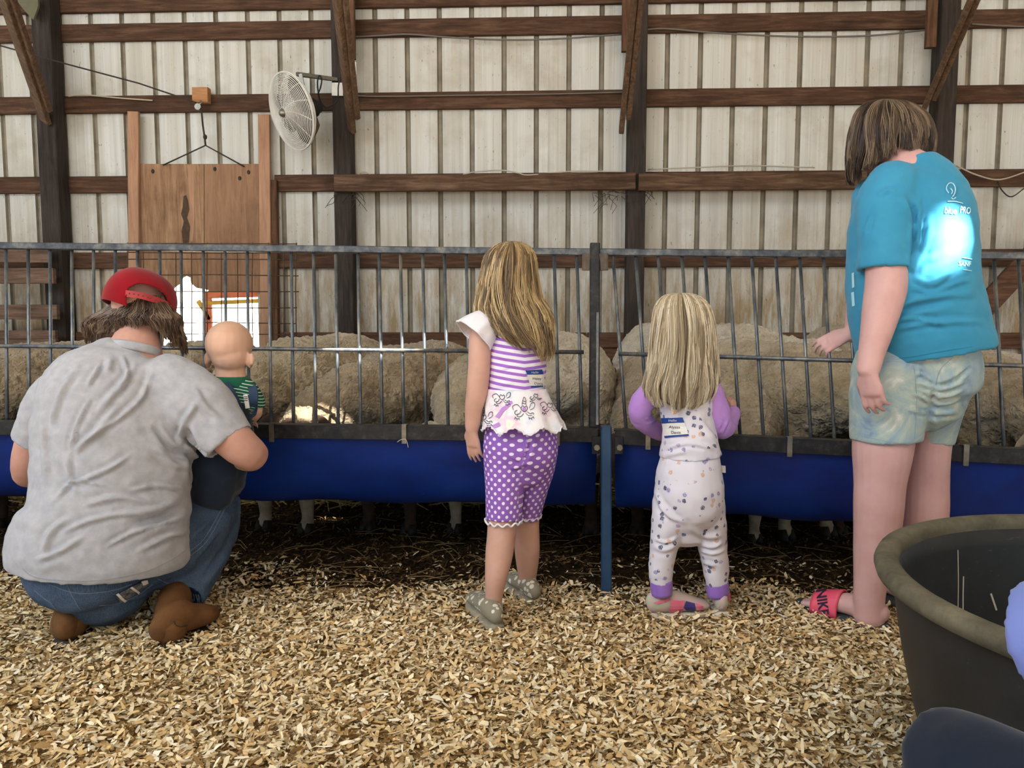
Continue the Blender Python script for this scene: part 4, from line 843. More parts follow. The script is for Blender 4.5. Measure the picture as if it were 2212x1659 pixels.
# hair under the cap
wt = ['#3a2a20', '#4c382a', '#5e4737', '#6f5846', '#86705c']
wb = plain('dark_brown_hair', '#33251c', '#46342a', 0.6, 40)
rows = [(638, 306, 50, 2.45, 0.064), (654, 303, 60, 2.45, 0.080), (669, 298, 76, 2.45, 0.092), (683, 293, 95, 2.45, 0.103), (695, 290, 101, 2.45, 0.105), (718, 291, 98, 2.45, 0.10), (742, 298, 92, 2.46, 0.09), (770, 306, 84, 2.47, 0.08)]
def wend(a):
    d = math.degrees(a); return float(np.interp(d, [-100, -70, -45, -15, 10, 30, 48, 60, 100], [0.88, 0.90, 0.84, 0.72, 0.70, 0.77, 0.95, 1.0, 1.0]))
row_hair(pw, rows, R(-120), R(120), 150, 18, wt, wb, wend, 0.010, 1.5, 0.016, 0.24, 0.0011, 15, 0.1, 0.22, 5, 0.02)
# cap
cp = empty('cap_anchor', (0, 0, 0)); bpy.data.objects.remove(cp)
cc = P(303, 652, 2.45); rot = Matrix.Rotation(R(19), 3, 'Y') @ Matrix.Rotation(R(-16), 3, 'X')
V, Fs = [], []; na, nt = 150, 56; cr_ = (0.103, 0.12, 0.112)
for i in range(nt+1):
    th = R(112)*i/nt
    for j in range(na):
        q = 2*PI*j/na; sq = abs(math.sin(th))**0.85
        V.append(cc+rot @ Vector((cr_[0]*sq*math.cos(q), cr_[1]*sq*math.sin(q), cr_[2]*math.cos(th)*(1.0-0.1*abs(math.cos(th))))))
arch = lambda x, y: y > 643+0.24*(x-300)-32*math.sqrt(max(0, 1-((x-319)/45)**2)) and abs(x-319) < 45
pxv = proj_np(np.array([tuple(p) for p in V])); dome = BVHTree.FromPolygons(V, [(i*na+(j+1) % na, i*na+j, (i+1)*na+j, (i+1)*na+(j+1) % na) for i in range(nt) for j in range(na)])
for i in range(nt):
    for j in range(na):
        q = (i*na+(j+1) % na, i*na+j, (i+1)*na+j, (i+1)*na+(j+1) % na); cx_ = sum(pxv[0][t] for t in q)/4; cy_ = sum(pxv[1][t] for t in q)/4
        if arch(cx_, cy_) and sum(V[t].y for t in q)/4 < cc.y: continue
        Fs.append(q)
cap = obj('cap', mesh('cap', V, Fs), M['red_cap'], pw, True); s = cap.modifiers.new('s', 'SOLIDIFY'); s.thickness = 0.004; s.offset = 1
sp_ = []
for x, y in ((272, 634), (295, 637), (320, 643), (346, 652), (368, 662)):
    t = (x-322)/50; h_ = hitpx(dome, x, y, 0.003); sp_.append(h_ if h_ is not None else P(x, y, 2.342+0.03*t*t))
def ribbon(name, pts, wd, m, parent, upv, th=0.003, sub=5):
    a = [Vector(q) for q in cr([tuple(p) for p in pts], sub)]; V, Fs = [], []
    for i, p in enumerate(a):
        t = (a[min(i+1, len(a)-1)]-a[max(i-1, 0)]).normalized(); u = Vector(upv); u = (u-t*u.dot(t)).normalized(); s = t.cross(u); w_ = wd[i*len(wd)//len(a)] if hasattr(wd, '__len__') else wd
        V += [p+u*w_/2+s*th/2, p+u*w_/2-s*th/2, p-u*w_/2-s*th/2, p-u*w_/2+s*th/2]
    Fs = [(i*4+j, i*4+(j+1) % 4, i*4+4+(j+1) % 4, i*4+4+j) for i in range(len(a)-1) for j in range(4)]+[(3, 2, 1, 0), tuple(len(V)-4+q for q in range(4))]
    return obj(name, mesh(name, V, Fs), m, parent, False)
stp = ribbon('strap', sp_, 0.020, M['red_strap'], cap, (0, 0, 1), 0.004)
for i in range(9):
    t = 0.12+i*0.095; q = cr([tuple(p) for p in sp_], 5); p = Vector(q[int(t*(len(q)-1))]); v, f = ell_vf(p+Vector((0, -0.003, 0.001)), (0.0022, 0.0012, 0.0022), n=8, m=4); obj('snap_hole', mesh('snap_hole', v, f), M['eye'], stp)
v, f = ell_vf(cc+rot @ Vector((0, 0, cr_[2]*0.905)), (0.008, 0.008, 0.005), n=12, m=6); obj('button', mesh('button', v, f), M['red_cap'], cap, True)
V, Fs = [], []
for i in range(5):
    for j in range(13):
        q = R(25)+R(130)*j/12; r_ = 1+0.62*i/4*math.sin((q-R(25))/R(130)*PI)**0.6; V.append(cc+rot @ Vector((cr_[0]*math.cos(q)*r_**0.3, cr_[1]*math.sin(q)*r_, -0.012-0.012*i/4)))
Fs = [(i*13+j, i*13+j+1, i*13+14+j, i*13+13+j) for i in range(4) for j in range(12)]; br = obj('brim', mesh('brim', V, Fs), M['red_cap'], cap, True); s = br.modifiers.new('s', 'SOLIDIFY'); s.thickness = 0.004
bv = bvh_of(cap); stroke('panel_seam', bv, [[(325, 580), (328, 600), (330, 618)], [(250, 600), (236, 640)], [(365, 612), (374, 650)]], 1.4, plain('dark_red_thread', '#8c0e18', None), cap)
# ---------------------------------------------------------------- baby held by the adult
pb2 = empty('person', P(480, 1060, 2.52), 'bald baby in green striped shirt and denim overalls held at the feeder', 'person')
k = NT('green_striped_jersey'); z = k.n('Attribute', attribute_name='pat'); zz = k.sep(z.outputs['Vector']); fr0 = k.math('FRACT', k.math('MULTIPLY', zz[2], 98.0)); st = k.math('LESS_THAN', fr0, 0.24); c = k.mix(st, '#1d5a45', '#c9d8c8'); k.bump(k.noise(k.pos(), 600, 2), 0.15, 0.002); M['green'] = k.out(c, 0.9, 0, 0.15)
M['greenp'] = fabric('green_rib', '#1f5f48', '#27694f'); k = NT('dark_denim'); c = k.ramp(k.noise(k.pos(), 20, 4), [(0.3, '#2a3950'), (0.7, '#40526b')]); k.bump(k.noise(k.pos(), 600, 2), 0.2, 0.002); M['denim2'] = k.out(c, 0.85, 0, 0.15)
M['denim3'] = fabric('navy_denim', '#1a222f', '#252f3e')
hc = P(496, 752, 2.52); hp_, he = head_parts(hc, 0.072, 0.088, 0.088, (0.05, 1, -0.1))
hp_[0] = ell_vf(P(495, 742, 2.515), (0.0745, 0.09, 0.076)); hp_[5] = ell_vf(P(449, 780, 2.51), (0.010, 0.018, 0.025)); hp_[6] = ell_vf(P(446, 776, 2.495), (0.009, 0.010, 0.022)); hp_[7] = ell_vf(P(540, 780, 2.51), (0.010, 0.018, 0.025)); hp_[8] = ell_vf(P(544, 776, 2.495), (0.009, 0.010, 0.022))
body = hp_+[ell_vf(P(497, 764, 2.505), (0.064, 0.068, 0.062)), loft_vf([S(497, 790, 2.51, 32, 0.04), S(498, 815, 2.51, 32, 0.04), S(495, 870, 2.52, 40, 0.06), S(480, 980, 2.5, 45, 0.06)], 16, 3)]
body += [loft_vf([S(535, 850, 2.52, 20), S(548, 885, 2.53, 19), S(543, 900, 2.57, 16, 0.02), S(535, 912, 2.63, 13, 0.016)], 14, 3)]+hand_parts(P(535, 912, 2.63), (0, 1, -0.1), (0, 0.1, 1), -1, 0.075, (0.4, 0.6, 0.5))
body += [loft_vf([S(455, 850, 2.52, 20), S(445, 890, 2.55, 18), S(455, 905, 2.6, 15), S(465, 908, 2.64, 13)], 14, 3)]+hand_parts(P(465, 908, 2.64), (0, 1, -0.1), (0, 0.1, 1), 1, 0.075, (0.4, 0.6, 0.5))
bb = fuse('body', body, 0.005, M['skin_b'], pb2, 3); add_eyes(he, bb)
sh = [loft_vf([S(499, 817, 2.515, 38, 0.048), S(497, 832, 2.52, 50, 0.06), S(495, 860, 2.52, 56, 0.07), S(490, 900, 2.52, 56, 0.075), S(484, 960, 2.51, 56, 0.075)], 20, 4, 'ff'), loft_vf([S(530, 842, 2.52, 26), S(543, 862, 2.525, 26), S(549, 882, 2.53, 25)], 16, 3, 'rf', hollow=0.015), loft_vf([S(462, 842, 2.52, 26), S(450, 862, 2.53, 26), S(444, 884, 2.54, 25)], 16, 3, 'rf', hollow=0.015)]
g_ = fuse('striped_shirt', sh, 0.005, M['green'], pb2, 2); set_pat(g_.data, lambda v: v+np.array([0, 0, 1])*(0.25*np.abs(v[:, [0]]-P(497, 830, 2.5).x)))
v, f = loft_vf([S(499, 813, 2.515, 36, 0.046), S(499, 820, 2.515, 40, 0.050), S(499, 828, 2.517, 42, 0.052)], 22, 3, 'ff'); obj('collar', mesh('collar', v, f), M['greenp'], g_, True)
bv = bvh_of(g_)
def on(bv, pts, off): return [h for h in (hitpx(bv, x, y, off) for x, y in pts) if h is not None]
for nm, L in (('overall_strap', [(470, 818), (490, 840), (503, 862), (512, 885), (515, 905)]), ('overall_strap', [(540, 836), (545, 850), (545, 870), (540, 890), (530, 905)])):
    q = on(bv, L, 0.004); s_ = ribbon(nm, q, 0.036, M['denim2'], pb2, (1, 0, 0.25), 0.005)
ov = [loft_vf([S(518, 884, 2.50, 22, 0.05), S(512, 905, 2.50, 36, 0.07), S(495, 940, 2.505, 54, 0.088), S(478, 990, 2.50, 60, 0.098), S(466, 1030, 2.50, 58, 0.098), S(462, 1055, 2.50, 50, 0.09)], 20, 4), loft_vf([S(440, 1030, 2.5, 34, 0.06), S(432, 1040, 2.6, 32, 0.055)], 14, 3), loft_vf([S(492, 1030, 2.5, 36, 0.06), S(496, 1040, 2.6, 33, 0.055)], 14, 3)]
o_ = fuse('overalls', ov, 0.006, M['denim3'], pb2, 3, 0.5, lambda me: wrinkle(me, 0.005, (18, 18, 18), 4, 2))
tg = P(532, 868, 2.432); v, f = [], []
v, f = bar_vf(P(530, 852, 2.44), P(535, 882, 2.44), 0.014, 0.003, (0, 1, 0)); lt_ = obj('care_tag', mesh('care_tag', v, f), M['white'], pb2)
for i in range(3): bar('tag_print', P(527.5, 857+4*i, 2.4375), P(535, 857.5+4*i, 2.4375), 0.001, 0.0022, M['eye'], lt_)

# ---------------------------------------------------------------- older girl
pg = empty('person', G(1080, 1345), 'girl with long light brown hair in striped ruffle top and dotted purple leggings', 'person')
def dots(k, vec, sp, r):
    sc_ = k.n('VectorMath', operation='SCALE'); sc_.inputs['Scale'].default_value = 1/sp; k.l(vec, sc_.inputs[0]); x, y, z = k.sep(sc_.outputs[0])
    def lat(o):
        a = k.math('SUBTRACT', k.math('FRACT', k.math('ADD', x, o)), 0.5); b = k.math('SUBTRACT', k.math('FRACT', k.math('ADD', y, o)), 0.5)
        return k.math('SQRT', k.math('ADD', k.math('MULTIPLY', a, a), k.math('MULTIPLY', b, b)))
    return k.math('LESS_THAN', k.math('MINIMUM', lat(50.0), lat(50.5)), r/sp)
k = NT('purple_dotted_jersey'); at = k.n('Attribute', attribute_name='pat'); c = k.mix(dots(k, at.outputs['Vector'], 0.028, 0.0050), '#8f62b6', '#ece2f2'); k.bump(k.noise(k.pos(), 700, 2), 0.12, 0.002); M['dots'] = k.out(c, 0.85, 0, 0.2)
k = NT('purple_white_stripes'); at = k.n('Attribute', attribute_name='pat'); zz = k.sep(at.outputs['Vector']); c = k.mix(k.math('LESS_THAN', k.math('FRACT', k.math('ADD', k.math('MULTIPLY', zz[2], 51.0), 40.0)), 0.47), '#e9e4ee', '#a06cc6'); k.bump(k.noise(k.pos(), 700, 2), 0.12, 0.002); M['stripes'] = k.out(c, 0.85, 0, 0.2)
k = NT('pastel_print_cotton'); n1 = k.noise(k.pos(), 16, 3, 0.5); c = k.ramp(n1, [(0.30, '#ccd6ea'), (0.42, '#efedf2'), (0.52, '#efeaec'), (0.60, '#e9cfe2'), (0.68, '#f0ecdf'), (0.8, '#d9ead8')]); M['pastel'] = k.out(c, 0.85, 0, 0.2)
M['whitecot'] = fabric('white_cotton', '#e6e2ea', '#eeeaf0', sc=20); M['ink'] = plain('dark_print_ink', '#2d2238', None, 0.8); M['lilacink'] = plain('lilac_print_ink', '#c79ad8', '#b783cf', 0.8, 30)
M['sock'] = fabric('blue_sock', '#8fb0cc', '#9fbdd6')
k = NT('taupe_heart_canvas'); v = k.pos(); vo = k.n('TexVoronoi'); vo.inputs['Scale'].default_value = 42; k.l(v, vo.inputs['Vector']); c = k.mix(k.math('LESS_THAN', vo.outputs[0], 0.36), '#8d8674', '#d9d4c4'); M['heart'] = k.out(c, 0.85, 0, 0.2); M['dirtysole'] = plain('dirty_rubber', '#8c8270', '#a59b88', 0.8, 30)
hc = P(1108, 600, 2.50); hp_, he = head_parts(hc, 0.070, 0.098, 0.085, (0.45, 0.85, -0.25))
body = hp_+[loft_vf([S(1108, 640, 2.47, 26, 0.04), S(1105, 690, 2.45, 30, 0.04), S(1112, 735, 2.44, 44, 0.06), S(1118, 800, 2.44, 44, 0.06), S(1112, 870, 2.43, 46, 0.06), S(1120, 950, 2.42, 60, 0.07), S(1122, 985, 2.42, 50, 0.06)], 18, 3)]
body += [loft_vf([S(1062, 700, 2.43, 20), S(1040, 722, 2.41, 25), S(1036, 780, 2.39, 24.5), S(1031, 840, 2.38, 23.5), S(1024, 880, 2.385, 20), S(1020, 925, 2.39, 15.5, 0.019)], 18, 4)]+hand_parts(P(1019, 926, 2.39), (0.06, 0.15, -1), (-0.55, -0.85, 0), 1, 0.112, (0.15, 0.2, 0.2), 0.06, 0.55)
body += [loft_vf([S(1140, 730, 2.50, 18), S(1145, 770, 2.54, 20), S(1140, 820, 2.59, 18), S(1132, 862, 2.64, 14)], 16, 3)]+hand_parts(P(1132, 862, 2.64), (-0.3, 0.7, -0.6), (0.3, 0.6, 0.6), -1, 0.11, (0.3, 0.4, 0.3))
body += [loft_vf([S(1090, 985, 2.40, 40), S(1088, 1060, 2.38, 37), S(1086, 1125, 2.37, 33), S(1082, 1165, 2.36, 31), S(1078, 1200, 2.35, 30), S(1071, 1250, 2.33, 24), S(1067, 1288, 2.335, 19), S(1066, 1318, 2.34, 17)], 18, 3), loft_vf([S(1162, 985, 2.43, 38), S(1150, 1060, 2.47, 33), S(1138, 1115, 2.5, 28), S(1138, 1160, 2.51, 28), S(1139, 1200, 2.52, 26.5), S(1139, 1245, 2.545, 20), S(1138, 1275, 2.56, 17)], 18, 3)]
bg_ = fuse('body', body, 0.004, M['skin_k'], pg, 2); add_eyes(he, bg_)
def padd(me, lines, w_, h): folds(me, lines, w_, h)
tp_ = [loft_vf([S(1112, 715, 2.44, 52, 0.062), S(1116, 740, 2.435, 62, 0.076), S(1117, 790, 2.43, 63, 0.082), S(1113, 830, 2.425, 62, 0.082), S(1113, 852, 2.42, 64, 0.085)], 26, 4, 'rf')]
st_ = fuse('striped_top', tp_, 0.005, M['stripes'], pg, 2, 0.5, lambda me: (wrinkle(me, 0.004, (18, 18, 12), 2, 2), folds(me, [[(1075, 800), (1110, 790), (1150, 800)], [(1070, 760), (1100, 775)], [(1065, 835), (1110, 825)]], 6, 0.004)))
set_pat(st_.data, lambda v: np.stack([v[:, 0], v[:, 1], v[:, 2]-0.10*(v[:, 0]+0.02)-0.25*np.minimum(0, v[:, 0]+0.06)*-1], 1))
# peplum ruffle: open flared skirt with wavy hem
def flare(name, rows, n, m, parent, wav, nw, hemm=None, seed=0, th=0.003):
    V, Fs = [], []; rr = cr(rows, 5); K = len(rr)
    for i, (x, y, Y, hw, hd) in enumerate(rr):
        t = i/(K-1); p = P(x, y, Y); r_ = hw*mpp(p)
        for j in range(n):
            a = 2*PI*j/n; wv = 1+wav*t**1.3*(math.sin(nw*a+seed)+0.5*math.sin((nw*1.6)//1*a+2+seed))
            dz = -0.010*t*math.sin(nw*a+1.1+seed)
            V.append(Vector((p.x+r_*wv*math.cos(a), p.y+hd*wv*math.sin(a), p.z+dz)))
    Fs = [(i*n+(j+1) % n, i*n+j, (i+1)*n+j, (i+1)*n+(j+1) % n) for i in range(K-1) for j in range(n)]
    o = obj(name, mesh(name, V, Fs), m, parent, True); s = o.modifiers.new('s', 'SOLIDIFY'); s.thickness = th
    if hemm:
        hm = [V[(K-1)*n+j]+Vector((0.002*math.cos(9*j), 0, 0.0025*math.sin(j*2.4))) for j in range(n)]; v, f = tube_vf(hm+[hm[0]], 0.0028, 6, False); obj('ruffle_edge', mesh('ruffle_edge', v, f), hemm, o, True)
    return o
pep = flare('peplum', [(1114, 838, 2.42, 66, 0.089), (1120, 870, 2.415, 74, 0.10), (1126, 895, 2.41, 82, 0.112), (1130, 920, 2.405, 90, 0.125)], 120, M['pastel'], pg, 0.028, 9, M['whitecot'], 0.6)
bv = bvh_of(pep)
def uni(x, y, s=1.0, part=0):                          # printed sleepy pony face: horn, flower, curls, ears, lashes
    L = [[(-4, -14), (-1, -26), (1, -30), (4, -25), (5, -13)], [(-3, -17), (4, -15)], [(-2, -22), (4, -20)], [(-22, -2), (-24, -10), (-14, -14), (-6, -6)], [(12, -6), (16, -16), (23, -17), (22, -7), (14, -2)], [(-5, -8), (-2, -12), (2, -8), (6, -11), (8, -4), (2, 2), (-5, -3), (-5, -8)], [(-14, -2), (-19, 2), (-17, 8), (-9, 6), (-6, 0)], [(-12, 6), (-14, 12), (-6, 12), (0, 6)], [(8, 2), (14, 6), (20, 4), (22, 8)], [(4, 4), (10, 10), (18, 9)], [(-19, 13), (-14, 17), (-9, 16)], [(-18, 15), (-20, 18)], [(-14, 17), (-15, 21)], [(-10, 16), (-9, 20)], [(10, 14), (16, 16), (21, 12)], [(12, 15), (12, 19)], [(16, 16), (18, 20)], [(20, 13), (23, 16)]]
    return [[(x+a*s, y+b*s) for a, b in l] for l in L]
stroke('pony_print', bv, uni(1131, 888, 1.0)+uni(1044, 906, 0.9)+uni(1084, 862, 0.8)[3:]+uni(1186, 880, 0.8)[3:14]+uni(1156, 858, 0.6)[5:12], 1.3, M['ink'], pep, 0.0022)
for pp_ in ([(1070, 900), (1085, 880), (1100, 872), (1104, 876), (1090, 888), (1078, 905)], [(1062, 920), (1078, 912), (1082, 920), (1068, 926)], [(1128, 884), (1131, 879), (1136, 881), (1136, 888), (1131, 891)], [(1096, 868), (1106, 866), (1108, 872), (1098, 874)]): decal('print_patch', bv, [pp_], M['lilacink'], pep, 0.0016)
# flutter sleeve
def ruffle(rings, n, m, parent, wav, nw, seed=0.0):
    v, f = loft_vf(rings, n, 5, 'ff'); K = len(v)//n; f = [q for q in f if len(q) == 4]; cs = cr([r_[:3] for r_ in rings], 5)
    for i in range(K):
        t = i/(K-1); c_ = Vector(cs[i])
        for j in range(n):
            a = 2*PI*j/n; q = v[i*n+j]; v[i*n+j] = c_+(q-c_)*(1+wav*t**1.4*(math.sin(nw*a+seed)+0.4*math.sin(nw*1.7//1*a)))
    o = obj('flutter_sleeve', mesh('flutter_sleeve', v, f), m, parent, True); s = o.modifiers.new('s', 'SOLIDIFY'); s.thickness = 0.004; s.offset = 0
    hm = v[(K-1)*n:K*n]; v2, f2 = tube_vf(hm+[hm[0]], 0.0035, 6, False); obj('ruffle_edge', mesh('ruffle_edge', v2, f2), m, o, True); return o
ruffle([S(1064, 690, 2.43, 20, 0.036), S(1052, 698, 2.42, 32, 0.05), S(1038, 711, 2.405, 41, 0.06), S(1024, 726, 2.395, 47, 0.066)], 90, M['whitecot'], pg, 0.035, 7)
flare('flutter_sleeve', [(1145, 715, 2.49, 20, 0.03), (1150, 728, 2.50, 23, 0.04), (1152, 742, 2.51, 25, 0.045)], 80, M['whitecot'], pg, 0.04, 6, M['whitecot'], 0.9, 0.004)
# leggings
lgp = [loft_vf([S(1120, 905, 2.42, 72, 0.085), S(1124, 945, 2.415, 80, 0.098), S(1124, 975, 2.415, 81, 0.10), S(1120, 1000, 2.42, 74, 0.085)], 26, 4), loft_vf([S(1093, 965, 2.405, 50, 0.08), S(1092, 1010, 2.40, 47, 0.072), S(1090, 1060, 2.385, 42, 0.064), S(1088, 1124, 2.37, 39, 0.058)], 22, 4, 'rf', hollow=0.02), loft_vf([S(1160, 960, 2.42, 45, 0.08), S(1158, 1005, 2.44, 42, 0.068), S(1148, 1058, 2.47, 35, 0.057), S(1137, 1114, 2.495, 31, 0.05)], 22, 4, 'rf', hollow=0.02)]
lg_ = fuse('leggings', lgp, 0.0048, M['dots'], pg, 3, 0.5, lambda me: (folds(me, [[(1100, 985), (1120, 995), (1134, 1008)], [(1100, 1012), (1120, 1008), (1135, 1000)], [(1140, 1000), (1155, 1012)]], 4, 0.004), folds(me, [[(1150, 940), (1143, 970), (1135, 992)]], 6, -0.006)))
def legpat(v):
    xm = P(1135, 1000, 2.4).x; out = np.zeros((len(v), 3))
    for lf in (True, False):
        k_ = (v[:, 0] < xm+0.02*np.clip((v[:, 2]-0.55)/0.1, -1, 1)) == lf
        c0 = P(1092, 1010, 2.40) if lf else P(1158, 1005, 2.44); c1 = P(1088, 1116, 2.37) if lf else P(1137, 1108, 2.495); t = (c0.z-v[k_, 2])/(c0.z-c1.z)
        cx_, cy_ = c0.x+(c1.x-c0.x)*t, c0.y+(c1.y-c0.y)*t; a = np.arctan2(v[k_, 0]-cx_, -(v[k_, 1]-cy_)); out[k_, 0] = a*0.066; out[k_, 1] = v[k_, 2]
    return out
set_pat(lg_.data, legpat)
for x, y, Y, hw, hd in ((1088, 1125, 2.37, 39.5, 0.059), (1137, 1115, 2.495, 31.5, 0.051)):
    p = P(x, y, Y); r_ = hw*mpp(p); pts = [Vector((p.x+(r_+0.002*math.sin(j*0.9))*math.cos(j*2*PI/90), p.y+hd*math.sin(j*2*PI/90), p.z+0.0045*math.sin(j*2*PI/90*13))) for j in range(91)]
    v, f = tube_vf(pts, 0.0032, 6, False); obj('scalloped_hem', mesh('scalloped_hem', v, f), M['whitecot'], lg_, True)
# shoes and socks
for hx, hy, tx, ty, an in ((1074, 1372, 1026, 1312, (1067, 1312, 2.34)), (1157, 1316, 1106, 1270, (1139, 1270, 2.56))):
    u = shoe('sneaker', pg, G(hx, hy), G(tx, ty), 0.042, 0.066, M['heart'], M['dirtysole'], 0.024, 0.006, (0.85, 0.92, 0.95, 0.78, 0.62, 0.46))
    a = P(*an); v, f = loft_vf([W(a+Vector((0, 0, -0.02)), 0.028, 0.03), W(a+Vector((0, 0, 0.0)), 0.0275, 0.029), W(a+Vector((0, 0, 0.012)), 0.0275, 0.029)], 16, 2, 'ff'); obj('sock', mesh('sock', v, f), M['sock'], pg, True)
# name tag
def name_tag(parent, bv, quad, l1, l2, fs, rot):
    t = decal('name_tag', bv, [quad], M['white'], parent, 0.0035, 5)
    lp = lambda a, b, q: (a[0]*(1-q)+b[0]*q, a[1]*(1-q)+b[1]*q); A, B, C_, D = quad; blue = plain('tag_blue', '#1c3f8c', None, 0.6)
    for qd in ([A, B, lp(B, C_, 0.27), lp(A, D, 0.27)], [lp(D, A, 0.10), lp(C_, B, 0.10), C_, D]): decal('tag_band', bv, [qd], blue, t, 0.0042, 5)
    mx = lambda q: lp(lp(A, B, 0.5), lp(D, C_, 0.5), q); r = math.atan2(B[1]-A[1], B[0]-A[0])
    lettering('tag_word', bv, [('Hello', mx(0.2)[0], mx(0.2)[1], fs*0.85, r)], M['white'], t, 0.005)
    for w_, q in ((l1, 0.56), (l2, 0.84)): lettering('tag_name', bv, [(w_, mx(q)[0], mx(q)[1], fs, r+0.05)], M['ink'], t, 0.005)
    return t
name_tag(pg, bvh_of(st_), [(1134, 799), (1169, 798), (1179, 836), (1146, 838)], 'Haley', 'Davis', 8, 0)
gt_ = ['#5f4c39', '#7d6749', '#9c8259', '#b89d70', '#d2ba8e', '#8c7452']
gb = plain('light_brown_hair', '#5f4a30', '#7d6442', 0.6, 60)
rows = [(521, 1105, 8, 2.48, 0.02), (528, 1105, 33, 2.48, 0.06), (550, 1103, 53, 2.485, 0.088), (595, 1100, 60, 2.485, 0.10), (640, 1101, 68, 2.475, 0.108), (680, 1109, 80, 2.46, 0.115), (715, 1125, 68, 2.45, 0.122), (750, 1147, 46, 2.445, 0.12), (792, 1167, 22, 2.44, 0.11)]
def gend(a): return float(np.interp(math.degrees(a), [-120, -60, -20, 20, 60, 120], [0.80, 0.86, 0.95, 1.0, 1.0, 0.97]))
row_hair(pg, rows, R(-125), R(125), 130, 22, gt_, gb, gend, 0.010, 1.7, 0.022, 0.15, 0.0011, 17, 0.04, 0.16, 11, 0.0)
# ---------------------------------------------------------------- toddler
pt = empty('person', G(1505, 1336), 'fair haired toddler in white flowered pyjamas with lilac sleeves', 'person')
def floral(name, scale, dens):
    k = NT(name); v = k.pos(); nz = k.n('TexNoise'); nz.inputs['Scale'].default_value = 240; k.l(v, nz.inputs['Vector']); ad = k.n('VectorMath', operation='ADD'); s_ = k.n('VectorMath', operation='SCALE'); s_.inputs['Scale'].default_value = 0.006; k.l(nz.outputs['Color'], s_.inputs[0]); k.l(v, ad.inputs[0]); k.l(s_.outputs[0], ad.inputs[1])
    vo = k.n('TexVoronoi'); vo.inputs['Scale'].default_value = scale; k.l(ad.outputs[0], vo.inputs['Vector']); cs = k.n('SeparateColor'); k.l(vo.outputs['Color'], cs.inputs[0])
    msk = k.math('MULTIPLY', k.math('LESS_THAN', vo.outputs[0], 0.30), k.math('LESS_THAN', cs.outputs[0], dens)); hole = k.ramp(k.noise(v, 420, 2), [(0.38, 0.0), (0.44, 1.0)])
    pc = k.ramp(cs.outputs[1], [(0.0, '#2b3358'), (0.3, '#3b4470'), (0.45, '#8d86b8'), (0.65, '#b29ac4'), (0.8, '#d8a888'), (1.0, '#9aa4b8')]); pc.node.color_ramp.interpolation = 'CONSTANT'
    c = k.mix(k.math('MULTIPLY', k.math('MULTIPLY', msk, hole), 0.9), '#dcd8e2', pc); k.bump(k.noise(v, 700, 2), 0.12, 0.002); return k.out(c, 0.88, 0, 0.2)
M['floral'] = floral('white_flower_print', 40, 0.8); M['lilac'] = fabric('lilac_jersey', '#b084cf', '#bb90d8', sc=12); M['cuff'] = fabric('violet_cuff', '#8f68bf', '#9a74c8', sc=20)
hc = P(1474, 700, 2.46); hp_, he = head_parts(hc, 0.075, 0.095, 0.088, (0.15, 1, -0.15))
body = hp_+[loft_vf([S(1475, 740, 2.45, 24, 0.035), S(1476, 790, 2.44, 26, 0.035), S(1480, 850, 2.44, 44, 0.05), S(1488, 930, 2.43, 48, 0.06), S(1490, 1010, 2.42, 60, 0.06)], 16, 3)]
body += [loft_vf([S(1410, 852, 2.44, 16), S(1378, 893, 2.45, 14), S(1400, 918, 2.53, 13), S(1425, 930, 2.60, 12)], 14, 3)]+hand_parts(P(1427, 930, 2.6), (0.5, 0.8, 0), (0, 0.1, 1), -1, 0.08, (0.5, 0.7, 0.5))
body += [loft_vf([S(1540, 850, 2.44, 16), S(1555, 920, 2.45, 16), S(1568, 918, 2.52, 14), S(1582, 896, 2.58, 12.5)], 14, 3)]
wr_ = P(1583, 896, 2.60); body += hand_parts(wr_, (0.10, 0.30, 1), (0.9, -0.55, 0.15), 1, 0.095, (0.9, 1.2, 0.9), 0.02, 0.2, 1.0)
body += [loft_vf([S(1448, 1090, 2.42, 26), S(1436, 1180, 2.41, 24), S(1430, 1270, 2.40, 17), S(1430, 1292, 2.405, 15), S(1434, 1308, 2.405, 12)], 14, 3), loft_vf([S(1528, 1090, 2.42, 26), S(1540, 1180, 2.43, 24), S(1549, 1270, 2.455, 17), S(1551, 1290, 2.475, 13)], 14, 3)]
bt = fuse('body', body, 0.0036, M['skin_k'], pt, 2); add_eyes(he, bt)
sh = [loft_vf([S(1478, 812, 2.44, 36, 0.05), S(1480, 835, 2.44, 56, 0.062), S(1482, 870, 2.435, 56, 0.075), S(1486, 920, 2.43, 56, 0.083), S(1490, 960, 2.42, 62, 0.092), S(1491, 985, 2.42, 66, 0.096)], 22, 4, 'ff')]
tt_ = fuse('pyjama_top', sh, 0.005, M['floral'], pt, 2, 0.5, lambda me: (wrinkle(me, 0.004, (14, 14, 20), 6, 2), folds(me, [[(1440, 968), (1490, 958), (1540, 970)], [(1510, 905), (1545, 950)], [(1435, 985), (1480, 975)]], 5, 0.005)))
for nm, rr in (('sleeve', [S(1415, 838, 2.44, 25), S(1392, 862, 2.445, 25), S(1381, 890, 2.46, 24.5), S(1392, 912, 2.50, 22), S(1412, 927, 2.545, 19), S(1430, 937, 2.585, 17)]), ('sleeve', [S(1530, 838, 2.44, 27), S(1543, 875, 2.44, 29), S(1553, 915, 2.455, 29), S(1566, 922, 2.50, 24), S(1578, 906, 2.55, 18), S(1582, 893, 2.585, 17)])):
    o = fuse(nm, [loft_vf(rr, 20, 4)], 0.005, M['lilac'], tt_, 1, 0.5, lambda me: (wrinkle(me, 0.003, (25, 25, 25), 5, 2), folds(me, [[(1395, 905), (1412, 900)], [(1398, 915), (1420, 905)], [(1560, 935), (1572, 910)], [(1550, 900), (1565, 905)]], 3, 0.004)))
